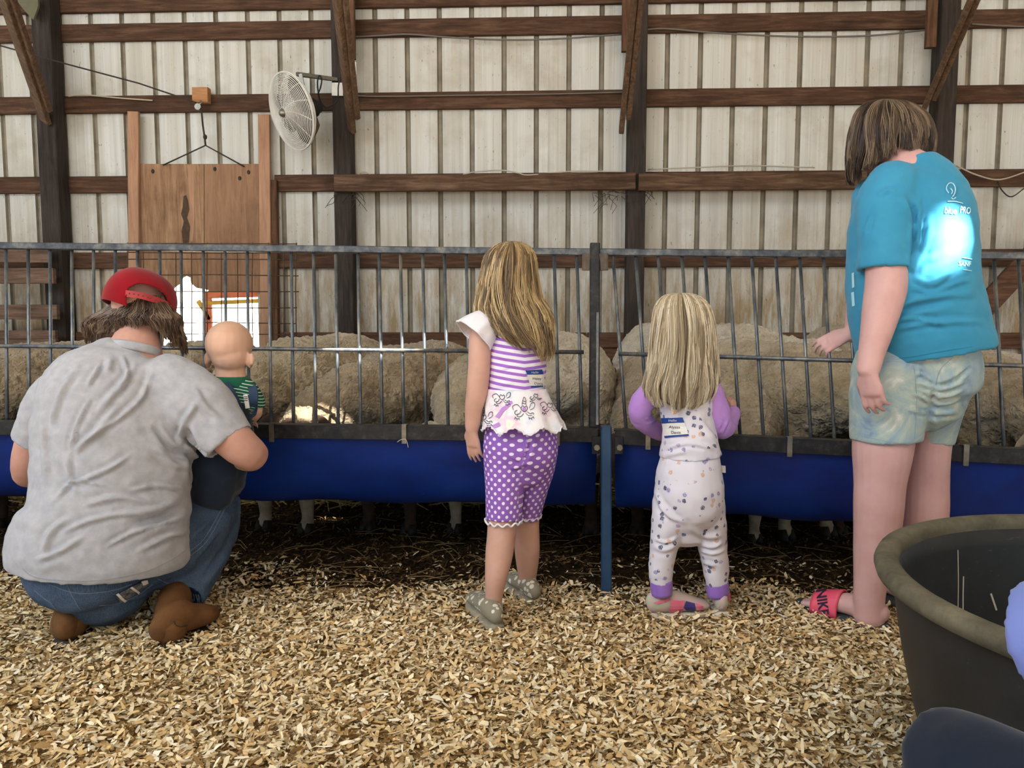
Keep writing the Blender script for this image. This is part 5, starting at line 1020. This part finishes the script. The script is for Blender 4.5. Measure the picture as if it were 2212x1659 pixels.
cf = P(1583, 893, 2.59); v, f = loft_vf([W(P(1580, 900, 2.565), 0.025, 0.026), W(P(1583, 892, 2.59), 0.0245, 0.025)], 18, 2, 'ff'); obj('sleeve_cuff', mesh('sleeve_cuff', v, f), M['lilac'], tt_, True)
pn = [loft_vf([S(1490, 990, 2.42, 64, 0.088), S(1489, 1030, 2.415, 71, 0.105), S(1488, 1075, 2.41, 75, 0.112), S(1484, 1110, 2.415, 70, 0.095), S(1482, 1135, 2.42, 54, 0.07)], 26, 4), loft_vf([S(1452, 1085, 2.41, 42, 0.075), S(1442, 1140, 2.40, 36, 0.062), S(1432, 1190, 2.40, 30, 0.05), S(1428, 1235, 2.395, 26, 0.042), S(1428, 1258, 2.395, 23, 0.036)], 20, 4, 'rf'), loft_vf([S(1524, 1085, 2.41, 42, 0.075), S(1532, 1140, 2.42, 37, 0.062), S(1541, 1190, 2.43, 31, 0.05), S(1547, 1235, 2.435, 27, 0.042), S(1549, 1262, 2.435, 23, 0.036)], 20, 4, 'rf')]
pn_ = fuse('pyjama_bottoms', pn, 0.005, M['floral'], pt, 3, 0.5, lambda me: (wrinkle(me, 0.003, (16, 16, 24), 9, 2), folds(me, [[(1415, 1165), (1440, 1172), (1465, 1160)], [(1412, 1180), (1435, 1188), (1460, 1178)], [(1505, 1170), (1535, 1182), (1562, 1172)], [(1510, 1188), (1540, 1196), (1565, 1188)], [(1495, 1145), (1530, 1160), (1560, 1155)], [(1415, 1060), (1440, 1110), (1478, 1128)], [(1520, 1215), (1545, 1222)], [(1425, 1090), (1455, 1118)]], 5, 0.0055)))
v, f = loft_vf([S(1490, 985, 2.42, 60, 0.083), S(1490, 998, 2.42, 63, 0.088), S(1490, 1012, 2.42, 66, 0.094)], 30, 2, 'ff'); obj('waistband', mesh('waistband', v, f), M['whitecot'], pn_, True)
v, f = bar_vf(P(1550, 1012, 2.42), P(1567, 1014, 2.40), 0.003, 0.022, (0, 0, 1)); obj('nappy_tab', mesh('nappy_tab', v, f), M['white'], pn_)
for a, b in (((1428, 1252, 2.395), (1430, 1284, 2.395)), ((1549, 1256, 2.435), (1551, 1287, 2.435))):
    v, f = loft_vf([S(*a, 24, 0.036), S((a[0]+b[0])/2, (a[1]+b[1])/2, a[2], 24, 0.036), S(*b, 22.5, 0.034)], 22, 3, 'ff'); obj('ankle_cuff', mesh('ankle_cuff', v, f), M['cuff'], pn_, True)
M['pinkshoe'] = plain('pink_knit', '#d8637f', '#e07c92', 0.8, 20); M['multishoe'] = plain('pastel_marbled_knit', '#d9a2b4', '#a8c49a', 0.8, 45); M['whitesole'] = plain('white_rubber_sole', '#c9c1b4', '#ddd6ca', 0.7, 20); M['purp'] = plain('indigo_patch', '#3a2f6b', '#4a3c80', 0.7, 20)
u = shoe('sneaker', pt, G(1404, 1338), G(1524, 1328), 0.041, 0.07, M['multishoe'], M['whitesole'], 0.022, 0.0, (0.95, 1.08, 1.0, 0.78, 0.56, 0.40)); bv = bvh_of(u)
decal('strap', bv, [[(1449, 1296), (1478, 1298), (1474, 1322), (1444, 1320)]], M['pinkshoe'], u, 0.004); decal('side_panel', bv, [[(1481, 1299), (1500, 1304), (1503, 1318), (1485, 1320), (1477, 1312)]], M['purp'], u, 0.003); decal('toe_panel', bv, [[(1502, 1304), (1518, 1309), (1518, 1316), (1505, 1317)]], M['pinkshoe'], u, 0.003); decal('collar_panel', bv, [[(1410, 1302), (1425, 1297), (1447, 1292), (1447, 1297), (1420, 1305)]], M['pinkshoe'], u, 0.003)
lettering('shoe_word', bv, [('FILA', 1413, 1323, 9, -0.15)], M['white'], u, 0.004)
u = shoe('sneaker', pt, G(1559, 1338), G(1546, 1290), 0.040, 0.07, M['multishoe'], M['whitesole'], 0.022, 0.0, (0.95, 1.08, 1.0, 0.78, 0.56, 0.40)); bv = bvh_of(u)
decal('collar_panel', bv, [[(1570, 1280), (1582, 1286), (1580, 1315), (1572, 1318)]], M['pinkshoe'], u, 0.003); lettering('shoe_word', bv, [('FILA', 1553, 1313, 9, 0.05)], M['white'], u, 0.004)
hb = name_tag(pt, bvh_of(tt_), [(1430, 903), (1475, 902), (1488, 942), (1438, 946)], 'Alyssa', 'Davis', 9, 0)
tt2 = ['#8f7e66', '#b0a085', '#cdbd9f', '#e3d6b9', '#f2e8d2', '#a59479', '#c2b192']
tb_ = plain('dark_blond_hair', '#7d6a4e', '#96825f', 0.6, 60)
rows = [(633, 1470, 8, 2.44, 0.02), (638, 1471, 36, 2.445, 0.055), (660, 1474, 58, 2.45, 0.09), (700, 1476, 67, 2.45, 0.105), (750, 1476, 71, 2.45, 0.105), (800, 1474, 76, 2.445, 0.10), (840, 1470, 80, 2.44, 0.10), (875, 1467, 66, 2.44, 0.104), (892, 1465, 44, 2.44, 0.104), (912, 1464, 14, 2.44, 0.1)]
def tend(a): return float(np.interp(math.degrees(a), [-120, -70, -30, -8, 0, 8, 30, 70, 120], [0.74, 0.79, 0.86, 0.95, 1.0, 0.95, 0.86, 0.80, 0.79]))
row_hair(pt, rows, R(-122), R(122), 120, 22, tt2, tb_, tend, 0.007, 1.3, 0.02, 0.13, 0.0011, 16, 0.04, 0.2, 21)

# ---------------------------------------------------------------- teenager
pe = empty('person', G(1880, 1350), 'teenager with brown bob in turquoise t-shirt, pale shorts and pink slides', 'person')
M['teal'] = fabric('turquoise_cotton', '#3588ad', '#3e93b8', sc=6, weave=500)
k = NT('tie_dye_denim'); v = k.pos(); n1 = k.noise(v, 9, 5, 0.65, 1.2); c = k.ramp(n1, [(0.30, '#7c93a8'), (0.43, '#93a9b6'), (0.52, '#a3b5b0'), (0.60, '#b4beb8'), (0.70, '#d3d6d6')]); k.bump(k.noise(v, 600, 2), 0.15, 0.002); M['tiedye'] = k.out(c, 0.88, 0, 0.2)
hc = P(1925, 300, 2.42); hp_, he = head_parts(hc, 0.078, 0.118, 0.098, (-0.75, 0.6, -0.3))
body = hp_+[loft_vf([S(1935, 320, 2.40, 40, 0.055), S(1945, 352, 2.37, 48, 0.06), S(1955, 385, 2.35, 75, 0.08), S(1970, 480, 2.34, 90, 0.1), S(1980, 640, 2.34, 100, 0.12), S(1985, 800, 2.36, 100, 0.11), S(1985, 860, 2.37, 80, 0.1)], 20, 3)]
body += [loft_vf([S(1925, 430, 2.30, 30), S(1914, 520, 2.26, 40), S(1915, 610, 2.24, 43.5), S(1905, 665, 2.225, 40), S(1893, 720, 2.205, 33), S(1882, 765, 2.185, 27), S(1876, 798, 2.175, 24, 0.026)], 20, 4)]+hand_parts(P(1876, 800, 2.172), (0.16, 0.0, -1), (-0.75, -0.65, 0), 1, 0.135, (0.3, 0.4, 0.35), 0.06, 0.5, 1.05)
body += [loft_vf([S(1895, 440, 2.42, 30), S(1878, 540, 2.46, 33), S(1866, 640, 2.52, 34), S(1856, 700, 2.50, 30), S(1848, 716, 2.48, 25), S(1838, 722, 2.47, 21, 0.02)], 18, 3)]+hand_parts(P(1836, 722, 2.47), (-1, 0.1, -0.38), (-0.25, -0.75, 0.6), 1, 0.125, (0.35, 0.6, 0.5), 0.08, 0.45)
body += [loft_vf([S(1912, 900, 2.34, 64), S(1906, 975, 2.34, 61), S(1901, 1040, 2.34, 53), S(1898, 1090, 2.34, 51), S(1895, 1140, 2.345, 48), S(1888, 1200, 2.35, 42), S(1880, 1260, 2.355, 34), S(1877, 1300, 2.36, 32), S(1878, 1330, 2.362, 33)], 20, 4), loft_vf([S(2010, 900, 2.45, 50), S(2003, 975, 2.45, 46), S(2001, 1040, 2.46, 45), S(2000, 1090, 2.46, 46), S(1998, 1150, 2.47, 43), S(1992, 1250, 2.48, 32), S(1990, 1310, 2.49, 29)], 20, 4)]
V_ = Vector((0, 0, -1))
def foot(h, t, w_): 
    h, t = Vector(h), Vector(t); d = t-h
    return [loft_vf([W(h+d*0.02+Vector((0, 0, 0.055)), w_*0.7, 0.03), W(h+d*0.2+Vector((0, 0, 0.058)), w_*0.85, 0.038), W(h+d*0.45+Vector((0, 0, 0.058)), w_*0.9, 0.033), W(h+d*0.72+Vector((0, 0, 0.045)), w_*1.05, 0.023), W(h+d*0.88+Vector((0, 0, 0.037)), w_, 0.015)], 16, 3, view=V_)]+[loft_vf([W(h+d*0.85+Vector((-d.y, d.x, 0)).normalized()*o*w_+Vector((0, 0, 0.037)), 0.011), W(h+d*(1.0-abs(o-0.5)*0.06)+Vector((-d.y, d.x, 0)).normalized()*o*w_+Vector((0, 0, 0.034)), 0.010)], 8, 2, view=V_) for o in (-0.8, -0.4, 0, 0.4, 0.8)]
fh, ft = G(1902, 1362), G(1742, 1318); fh2, ft2 = G(1990, 1330), G(1880, 1275)
body += foot(fh, ft, 0.043)+foot(fh2, ft2, 0.043)
be = fuse('body', body, 0.0047, M['skin_t'], pe, 2); add_eyes(he, be)
ts = [loft_vf([S(1958, 362, 2.36, 50, 0.062), S(1962, 372, 2.355, 76, 0.08), S(1966, 400, 2.35, 100, 0.105), S(1968, 450, 2.34, 120, 0.125), S(1969, 520, 2.335, 129, 0.14), S(1970, 590, 2.335, 131, 0.145), S(1975, 650, 2.335, 134, 0.15), S(1984, 700, 2.34, 136, 0.155), S(1994, 745, 2.345, 137, 0.157), S(1998, 768, 2.345, 137, 0.155)], 34, 4, 'ff', hollow=0.03), loft_vf([S(1930, 405, 2.30, 60, 0.075), S(1915, 440, 2.28, 60, 0.075), S(1912, 500, 2.26, 58, 0.07), S(1913, 550, 2.25, 57, 0.068), S(1912, 582, 2.245, 56, 0.066)], 22, 4, 'rf', hollow=0.05), loft_vf([S(1895, 420, 2.40, 52, 0.06), S(1885, 500, 2.44, 45, 0.06), S(1880, 570, 2.47, 42, 0.055)], 18, 3, 'rf', hollow=0.03)]
def afte(me):
    wrinkle(me, 0.006, (9, 9, 12), 12, 3)
    folds(me, [[(1972, 560), (1985, 500), (1990, 450)], [(1975, 580), (2000, 520), (2008, 470)], [(1972, 600), (2010, 615), (2040, 600), (2070, 575)], [(1970, 620), (2010, 632), (2070, 610), (2095, 605)], [(1910, 690), (1960, 655), (2020, 640), (2098, 635)], [(1900, 720), (1990, 700), (2060, 695), (2120, 695)], [(1930, 690), (1990, 690), (2050, 705)], [(1985, 590), (2000, 565), (2020, 555)], [(1975, 500), (1985, 460), (1980, 420)], [(1900, 420), (1925, 410), (1945, 425)], [(1865, 510), (1880, 470)], [(1860, 660), (1870, 700)]], 6, 0.007)
    folds(me, [[(1966, 600), (1972, 540), (1975, 470), (1960, 420)], [(1900, 700), (1960, 668), (2050, 650)]], 7, -0.009)
te = fuse('t_shirt', ts, 0.0065, M['teal'], pe, 3, 0.5, afte); bv = bvh_of(te)
stroke('hem_stitch', bv, [[(1890, 776), (1960, 772), (2040, 758), (2120, 746)], [(1862, 578), (1910, 580), (1964, 570)]], 1.5, plain('teal_thread', '#17708e', None), te, 0.0006)
neckband(te, P(1956, 366, 2.36), 0.073, 0.066, (R(-16), R(-12)), M['teal'])
# print on the back
pm = plain('pale_blue_print', '#a9d8e6', None, 0.8)
stroke('emblem', bv, [[(2048, 418), (2043, 408), (2048, 398), (2057, 398), (2062, 408), (2060, 420), (2056, 426)], [(2052, 408), (2056, 414), (2054, 420)], [(2054, 428), (2058, 431), (2063, 427)], [(2046, 436), (2062, 436), (2078, 440)]], 2.6, pm, te, 0.0025)
for it in (('blue', 2052, 462, 21, 0.12, 0.75, 0, 0.4), ('PRO', 2083, 461, 20, 0.14, 0.6, 0, 0.4), ('SANF', 2083, 575, 15, 0.06, 0.75, 0, 0.2)): lettering('print_word', bv, [it], pm, te, 0.0025)
stroke('print_line', bv, [[(2078, 557), (2098, 560)], [(2080, 583), (2097, 585)]], 2.0, pm, te, 0.0025)
decal('chest_print', bv, [[(1841, 590), (1846, 588), (1847, 620), (1842, 622)], [(1840, 632), (1846, 630), (1848, 660), (1842, 662)]], pm, te, 0.002)
def aftsh(me):
    wrinkle(me, 0.003, (14, 14, 14), 22, 2)
    folds(me, [[(1975, 805), (2000, 812), (2018, 828)], [(1980, 825), (2000, 832), (2018, 838)], [(1965, 850), (1990, 858), (2010, 868)], [(1960, 885), (1985, 890), (2005, 892)], [(2020, 838), (2050, 838), (2085, 822)], [(2018, 855), (2050, 855), (2080, 842)], [(2015, 872), (2045, 872), (2072, 862)], [(2010, 890), (2040, 893), (2066, 890)], [(1975, 790), (1985, 800), (1978, 815)]], 4, 0.006)
    folds(me, [[(2022, 835), (2060, 822), (2095, 795)], [(2020, 830), (2012, 880), (2005, 930)]], 6, -0.009)
so = [loft_vf([S(1990, 740, 2.35, 112, 0.135), S(1985, 790, 2.36, 122, 0.14), S(1980, 825, 2.37, 122, 0.14), S(1978, 850, 2.375, 105, 0.12)], 30, 4), loft_vf([S(1922, 800, 2.345, 78, 0.12), S(1916, 870, 2.34, 76, 0.112), S(1914, 920, 2.34, 74, 0.106), S(1913, 950, 2.34, 73, 0.102)], 26, 4, 'rf', hollow=0.03), loft_vf([S(2045, 800, 2.40, 56, 0.11), S(2035, 850, 2.43, 52, 0.1), S(2022, 905, 2.45, 48, 0.09), S(2012, 952, 2.455, 45, 0.08)], 24, 4, 'rf', hollow=0.03)]
sf = fuse('shorts', so, 0.006, M['tiedye'], pe, 3, 0.5, aftsh); bv = bvh_of(sf)
stroke('seam', bv, [[(1848, 938), (1910, 952), (1980, 962)], [(2022, 832), (2030, 800), (2055, 775)], [(1975, 790), (1980, 870), (1975, 950)]], 1.3, plain('pale_thread', '#8fa3ad', None), sf, 0.0006)
# slides
M['coral'] = plain('coral_rubber_strap', '#e0506a', '#e65f74', 0.5, 10); M['slide'] = plain('charcoal_foam', '#33383a', '#424747', 0.8, 20)
def slide(h, t, wd, lift=0.0):
    h, t = Vector(h), Vector(t); d = t-h; s_ = Vector((-d.y, d.x, 0)).normalized(); sl = empty('slide_tmp', (0, 0, 0)); bpy.data.objects.remove(sl)
    v, f = loft_vf([W(h-d*0.06+Vector((0, 0, 0.012)), wd*0.6, 0.014), W(h+d*0.08+Vector((0, 0, 0.012)), wd*0.92, 0.015), W(h+d*0.45+Vector((0, 0, 0.012)), wd*0.95, 0.014), W(h+d*0.8+Vector((0, 0, 0.012)), wd*1.15, 0.014), W(h+d*1.0+Vector((0, 0, 0.014)), wd*1.05, 0.016), W(h+d*1.1+Vector((0, 0, 0.02)), wd*0.6, 0.014)], 20, 4, view=V_, power=0.8); o = obj('slide_sandal', mesh('slide_sandal', v, f), M['slide'], pe, True)
    V, Fs = [], []; na, nb = 20, 8
    for i in range(nb+1):
        q = 0.50+0.36*i/nb; c = h+d*q
        for j in range(na+1):
            a = PI*j/na; V.append(c+s_*math.cos(a)*wd*(1.12+0.05*i/nb)+Vector((0, 0, 0.018+math.sin(a)**0.7*(0.078-0.022*i/nb))))
    Fs = [(i*(na+1)+j, i*(na+1)+j+1, (i+1)*(na+1)+j+1, (i+1)*(na+1)+j) for i in range(nb) for j in range(na)]; st = obj('strap', mesh('strap', V, Fs), M['coral'], o, True); m_ = st.modifiers.new('s', 'SOLIDIFY'); m_.thickness = 0.007; m_.offset = 0
    return o, st
o1, st1 = slide(fh, ft, 0.044); slide(fh2, ft2, 0.044)
bv = bvh_of(st1); lettering('strap_word', bv, [('NIKE', 1768, 1303, 30, R(82), 0.8, 0, 0.8)], M['ink'], st1, 0.006)
tw_ = ['#2a201b', '#372b24', '#46382e', '#564636', '#6a5846', '#82715c']
tbm = plain('dark_brunette_hair', '#2c211b', '#3f3129', 0.6, 60)
rows = [(214, 1918, 10, 2.41, 0.02), (220, 1920, 46, 2.415, 0.06), (242, 1924, 76, 2.42, 0.10), (280, 1926, 91, 2.42, 0.115), (320, 1925, 95, 2.42, 0.115), (352, 1922, 94, 2.425, 0.11), (380, 1915, 88, 2.43, 0.10), (408, 1908, 80, 2.43, 0.09)]
def eend(a): return float(np.interp(math.degrees(a), [-120, -80, -50, -30, -10, 15, 40, 70, 120], [1.0, 1.0, 0.97, 0.82, 0.70, 0.64, 0.60, 0.66, 0.66]))
row_hair(pe, rows, R(-122), R(122), 130, 21, tw_, tbm, eend, 0.007, 1.2, 0.018, 0.15, 0.0011, 16, 0.04, 0.10, 31, -0.006)

# ---------------------------------------------------------------- person sitting at the right edge, mostly out of frame
pr2 = empty('person', (0.76, 0.42, 0), 'person at the right edge, only a navy knee and periwinkle sleeve in view', 'person')
M['navy'] = fabric('navy_cotton', '#151d2b', '#1d2737'); M['peri'] = fabric('periwinkle_cotton', '#6f7fc4', '#7c8ccd')
kn = P(2090, 1676, 0.74); sl_ = P(2238, 1398, 0.80)
hipc = Vector((0.74, 0.30, 0.30)); shd = Vector((0.80, 0.46, 0.80)); hd_ = Vector((0.80, 0.56, 1.03))
hp_, he = head_parts(hd_, 0.075, 0.11, 0.095, (0.0, 1, -0.2))
foot_ = Vector((kn.x+0.10, kn.y-0.16, 0.03)); el = Vector((sl_.x+0.02, sl_.y+0.02, sl_.z-0.02))
body = hp_+[loft_vf([W(hd_-Vector((0, 0.02, 0.06)), 0.05), W(shd+Vector((0, 0, 0.05)), 0.06), W(shd, 0.12, 0.08), W(hipc+Vector((0, 0, 0.2)), 0.12, 0.09), W(hipc, 0.13, 0.1)], 16, 3), loft_vf([W(shd+Vector((-0.1, 0.06, -0.02)), 0.04), W(el+Vector((0.01, 0, 0.06)), 0.035), W(el+Vector((0.045, -0.02, 0.0)), 0.032), W(el+Vector((0.13, -0.08, -0.08)), 0.026)], 14, 3)]+hand_parts(el+Vector((0.13, -0.08, -0.08)), (0.8, -0.5, -0.3), (0, 0.3, 1), -1, 0.16)
bo_ = fuse('body', body, 0.008, M['skin_w'], pr2, 2); add_eyes(he, bo_)
fuse('shirt', [loft_vf([W(shd+Vector((0, 0, 0.06)), 0.08, 0.07), W(shd+Vector((0, 0, 0.02)), 0.16, 0.1), W(shd-Vector((0, 0.02, 0.2)), 0.16, 0.12), W(hipc+Vector((0, 0, 0.08)), 0.17, 0.14)], 22, 4, 'ff'), loft_vf([W(shd+Vector((-0.1, 0.04, -0.01)), 0.07), W(shd.lerp(el, 0.55)+Vector((-0.02, 0, 0.01)), 0.07), W(el+Vector((-0.006, 0, 0.02)), 0.062)], 20, 4, 'rf', hollow=0.03)], 0.0065, M['peri'], pr2, 2, 0.5, lambda me: wrinkle(me, 0.004, (12, 12, 12), 1, 2))
tr2 = [loft_vf([W(hipc+Vector((0, 0, 0.06)), 0.16, 0.13), W(hipc-Vector((0, 0, 0.08)), 0.15, 0.13)], 20, 3), loft_vf([W(hipc+Vector((-0.05, 0.05, 0.0)), 0.09), W(hipc.lerp(kn, 0.55)+Vector((0, 0, 0.04)), 0.08), W(kn, 0.062), W(kn+Vector((0.005, 0.015, -0.03)), 0.058)], 20, 4), loft_vf([W(kn+Vector((0, 0, -0.02)), 0.06), W(kn.lerp(foot_, 0.5), 0.062), W(foot_+Vector((0, 0, 0.06)), 0.05)], 20, 4), loft_vf([W(hipc+Vector((0.06, 0.05, 0)), 0.09), W(Vector((0.92, 0.62, 0.48)), 0.065)], 18, 3), loft_vf([W(Vector((0.92, 0.62, 0.46)), 0.062), W(Vector((0.93, 0.45, 0.08)), 0.05)], 18, 3)]
fuse('trousers', tr2, 0.008, M['navy'], pr2, 3, 0.5, lambda me: (wrinkle(me, 0.004, (12, 12, 12), 1, 2), folds(me, [[(2040, 1660), (2035, 1615), (2055, 1575)]], 7, -0.004)))
shoe('shoe', pr2, foot_+Vector((0, -0.05, -0.03)), foot_+Vector((-0.02, 0.17, -0.03)), 0.045, 0.07, M['slide'], M['bootsole'], 0.02); shoe('shoe', pr2, Vector((0.93, 0.40, 0)), Vector((0.92, 0.62, 0)), 0.045, 0.07, M['slide'], M['bootsole'], 0.02)
# ---------------------------------------------------------------- wood shavings and straw
def attr_mat(name, rough=0.9, spec=0.1, extra=None):
    k = NT(name); a = k.n('Attribute', attribute_name='Col'); return k.out(a.outputs['Color'], rough, 0, spec)
M['chip'] = attr_mat('pale_wood_shavings')
def set_col(me, cols):
    a = me.color_attributes.new('Col', 'FLOAT_COLOR', 'POINT'); c = np.ones((len(cols), 4), np.float32); c[:, :3] = cols; a.data.foreach_set('color', c.ravel())
def chips(name, n, y0, y1, keep, tones, probs, lr, wr, lift, label):
    Y = np.sqrt(rng.uniform((y0+0.4)**2, (y1+0.4)**2, n))-0.4; X = rng.uniform(-1, 1, n)*(0.70*Y+0.42)-0.042*Y
    k = rng.uniform(0, 1, n) < keep(X, Y); X, Y = X[k], Y[k]; n = len(X)
    Z = np.array([gh(x, y) for x, y in zip(X, Y)])+rng.uniform(0.0, lift, n)
    L = rng.uniform(lr[0], lr[1], n)*rng.choice([0.6, 1, 1, 1.5], n); Wd = np.minimum(rng.uniform(wr[0], wr[1], n), L*0.8)
    yaw = rng.uniform(0, 2*PI, n); tilt = rng.normal(0, 0.36, n); roll = rng.normal(0, 0.4, n); bend = rng.normal(0, 0.25, n)*L
    d = np.stack([np.cos(yaw)*np.cos(tilt), np.sin(yaw)*np.cos(tilt), np.sin(tilt)], 1)
    s0 = np.stack([-np.sin(yaw), np.cos(yaw), np.zeros(n)], 1); u = np.cross(d, s0); s = s0*np.cos(roll)[:, None]+u*np.sin(roll)[:, None]; u = np.cross(d, s)
    c = np.stack([X, Y, Z], 1); rows = []
    for t, wf in ((-0.5, 0.75), (0.0, 1.0), (0.5, 0.6)):
        m_ = c+d*(L*t)[:, None]+u*(bend*(0.25-t*t))[:, None]; wv = s*(Wd*wf*rng.uniform(0.7, 1.15, n)/2)[:, None]; sk_ = d*(Wd*rng.uniform(-0.35, 0.35, n))[:, None]
        rows += [m_-wv+sk_, m_+wv-sk_]
    V = np.stack(rows, 1).reshape(-1, 3); V[:, 2] = np.maximum(V[:, 2], -0.05)
    b = np.arange(n)[:, None]*6; Fq = np.concatenate([b+np.array([[0, 1, 3, 2]]), b+np.array([[2, 3, 5, 4]])], 0)
    me = np_mesh(name, V, Fq); T = np.array([lin(t)[:3] for t in tones]); ci = rng.choice(len(tones), n, p=probs); cc = T[ci]*rng.uniform(0.8, 1.15, n)[:, None]
    patch = np.array([noise.noise(Vector((x*1.7, y*1.7, 3))) for x, y in zip(X, Y)]); cc *= (1-0.28*np.clip(patch*1.6, 0, 1))[:, None]
    set_col(me, np.repeat(cc, 6, 0)); o = obj(name, me, M['chip']); return tag(o, label, 'wood shavings', kind='stuff')
def edge(X, Y):
    nz = np.array([noise.noise(Vector((x*2.2, y*2.6, 7)))+0.5*noise.noise(Vector((x*6, y*7, 2))) for x, y in zip(X, Y)]); return np.clip((2.80+0.26*nz-Y)/0.42, 0.03, 1)
chips('wood_shavings', 116000, 1.15, 3.1, edge, ['#f1dfb8', '#e6cb9a', '#d4b27c', '#b39160', '#f8edd2', '#86683f'], [0.29, 0.29, 0.18, 0.08, 0.12, 0.04], (0.008, 0.026), (0.004, 0.014), 0.024, 'loose pale wood shavings covering the barn floor')
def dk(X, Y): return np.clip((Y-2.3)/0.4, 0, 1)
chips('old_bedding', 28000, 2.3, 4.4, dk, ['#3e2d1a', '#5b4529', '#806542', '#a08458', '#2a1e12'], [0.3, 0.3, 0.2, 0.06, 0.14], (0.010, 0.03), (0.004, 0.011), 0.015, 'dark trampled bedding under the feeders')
M['straw'] = plain('golden_straw', '#a8894c', '#cdb376', 0.75, 25); M['straw2'] = plain('dull_straw', '#6b5533', '#8f7650', 0.8, 25)
def fp1():
    y = random.uniform(2.55, 3.7); x = random.uniform(-0.75, 0.75)*y; return (x, y, gh(x, y)+0.012)
tag(straws('loose_straw', 420, fp1, 0.05, 0.22, 0.0013, M['straw2'], tilt=0.12), 'loose straw stems scattered under the feeders', 'straw', kind='stuff')
def fp2():
    y = random.uniform(3.9, 6.25); x = random.uniform(-0.72, 0.72)*y; return (x, y, gh(x, y)+random.uniform(0.0, 0.03))
tag(straws('straw_bedding', 6000, fp2, 0.08, 0.3, 0.0035, M['straw'], tilt=0.4), 'golden straw bedding heaped in the pen along the wall', 'straw', kind='stuff')
k = NT('straw_mound'); v = k.pos(); c = k.ramp(k.noise(k.pos((3, 3, 9)), 14, 5, 0.7), [(0.3, '#5c4522'), (0.5, '#97793f'), (0.75, '#c9ab69')]); k.bump(k.noise(v, 60, 4), 1.0, 0.03); gm.materials.append(k.out(c, 0.9, 0, 0.1))
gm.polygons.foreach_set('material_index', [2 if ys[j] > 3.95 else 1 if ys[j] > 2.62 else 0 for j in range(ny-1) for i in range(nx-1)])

# ---------------------------------------------------------------- black rubber tub
k = NT('scuffed_black_rubber'); v = k.pos(); n1 = k.noise(v, 5, 6, 0.65); c = k.ramp(n1, [(0.3, '#1b1e21'), (0.55, '#26292c'), (0.8, '#36383a')])
sc1 = k.ramp(k.noise(k.pos((3, 40, 40)), 2.0, 4, 0.8), [(0.66, 0.0), (0.72, 1.0)]); c = k.mix(k.math('MULTIPLY', sc1, 0.35), c, '#7d786c'); k.bump(k.noise(v, 70, 3), 0.12, 0.003); M['tub'] = k.out(c, 0.55, 0, 0.4)
k = NT('dusty_rim'); c = k.ramp(k.noise(k.pos(), 12, 5, 0.7), [(0.3, '#4a473c'), (0.6, '#6a6555'), (0.8, '#857e6a')]); M['rim'] = k.out(c, 0.8, 0, 0.2)
tub = empty('rubber_tub', (1.2, 1.41, 0), 'large black rubber stock tub with a dusty rim', 'tub')
def lathe(name, prof, m, parent, c, n=72, sx_=1.0):
    V = [(c[0]+r*math.cos(2*PI*i/n)*sx_, c[1]+r*math.sin(2*PI*i/n), z) for r, z in prof for i in range(n)]
    Fs = [(j*n+i, j*n+(i+1) % n, (j+1)*n+(i+1) % n, (j+1)*n+i) for j in range(len(prof)-1) for i in range(n)]
    return obj(name, mesh(name, V, Fs), m, parent, True)
tc = (1.205, 1.415); pf = cr([(0.02, 0.02), (0.37, 0.02), (0.41, 0.035), (0.445, 0.10), (0.482, 0.25), (0.508, 0.40), (0.512, 0.45)], 4)
lathe('basin', [tuple(q) for q in pf]+[(0.50, 0.45), (0.494, 0.40), (0.469, 0.25), (0.433, 0.11), (0.40, 0.05), (0.02, 0.045)], M['tub'], tub, tc)
lathe('rim', [(0.510, 0.432), (0.530, 0.432), (0.543, 0.438), (0.547, 0.452), (0.541, 0.466), (0.532, 0.470), (0.512, 0.470), (0.502, 0.464), (0.498, 0.452), (0.499, 0.44)], M['rim'], tub, tc)
lathe('base', [(0.02, -0.005), (0.34, -0.005), (0.37, 0.005), (0.36, 0.022), (0.02, 0.022)], M['tub'], tub, tc, 48)
bv = bvh_of(bpy.data.objects['basin'])
for L, w_ in (([(2069, 1188), (2070, 1255), (2069, 1322)], 2.2), ([(2081, 1245), (2080, 1290), (2080, 1325)], 3.0), ([(2140, 1282), (2146, 1300), (2152, 1318)], 5)): stroke('drip_streak', bv, [L], w_, M['wirew'], tub, 0.0)
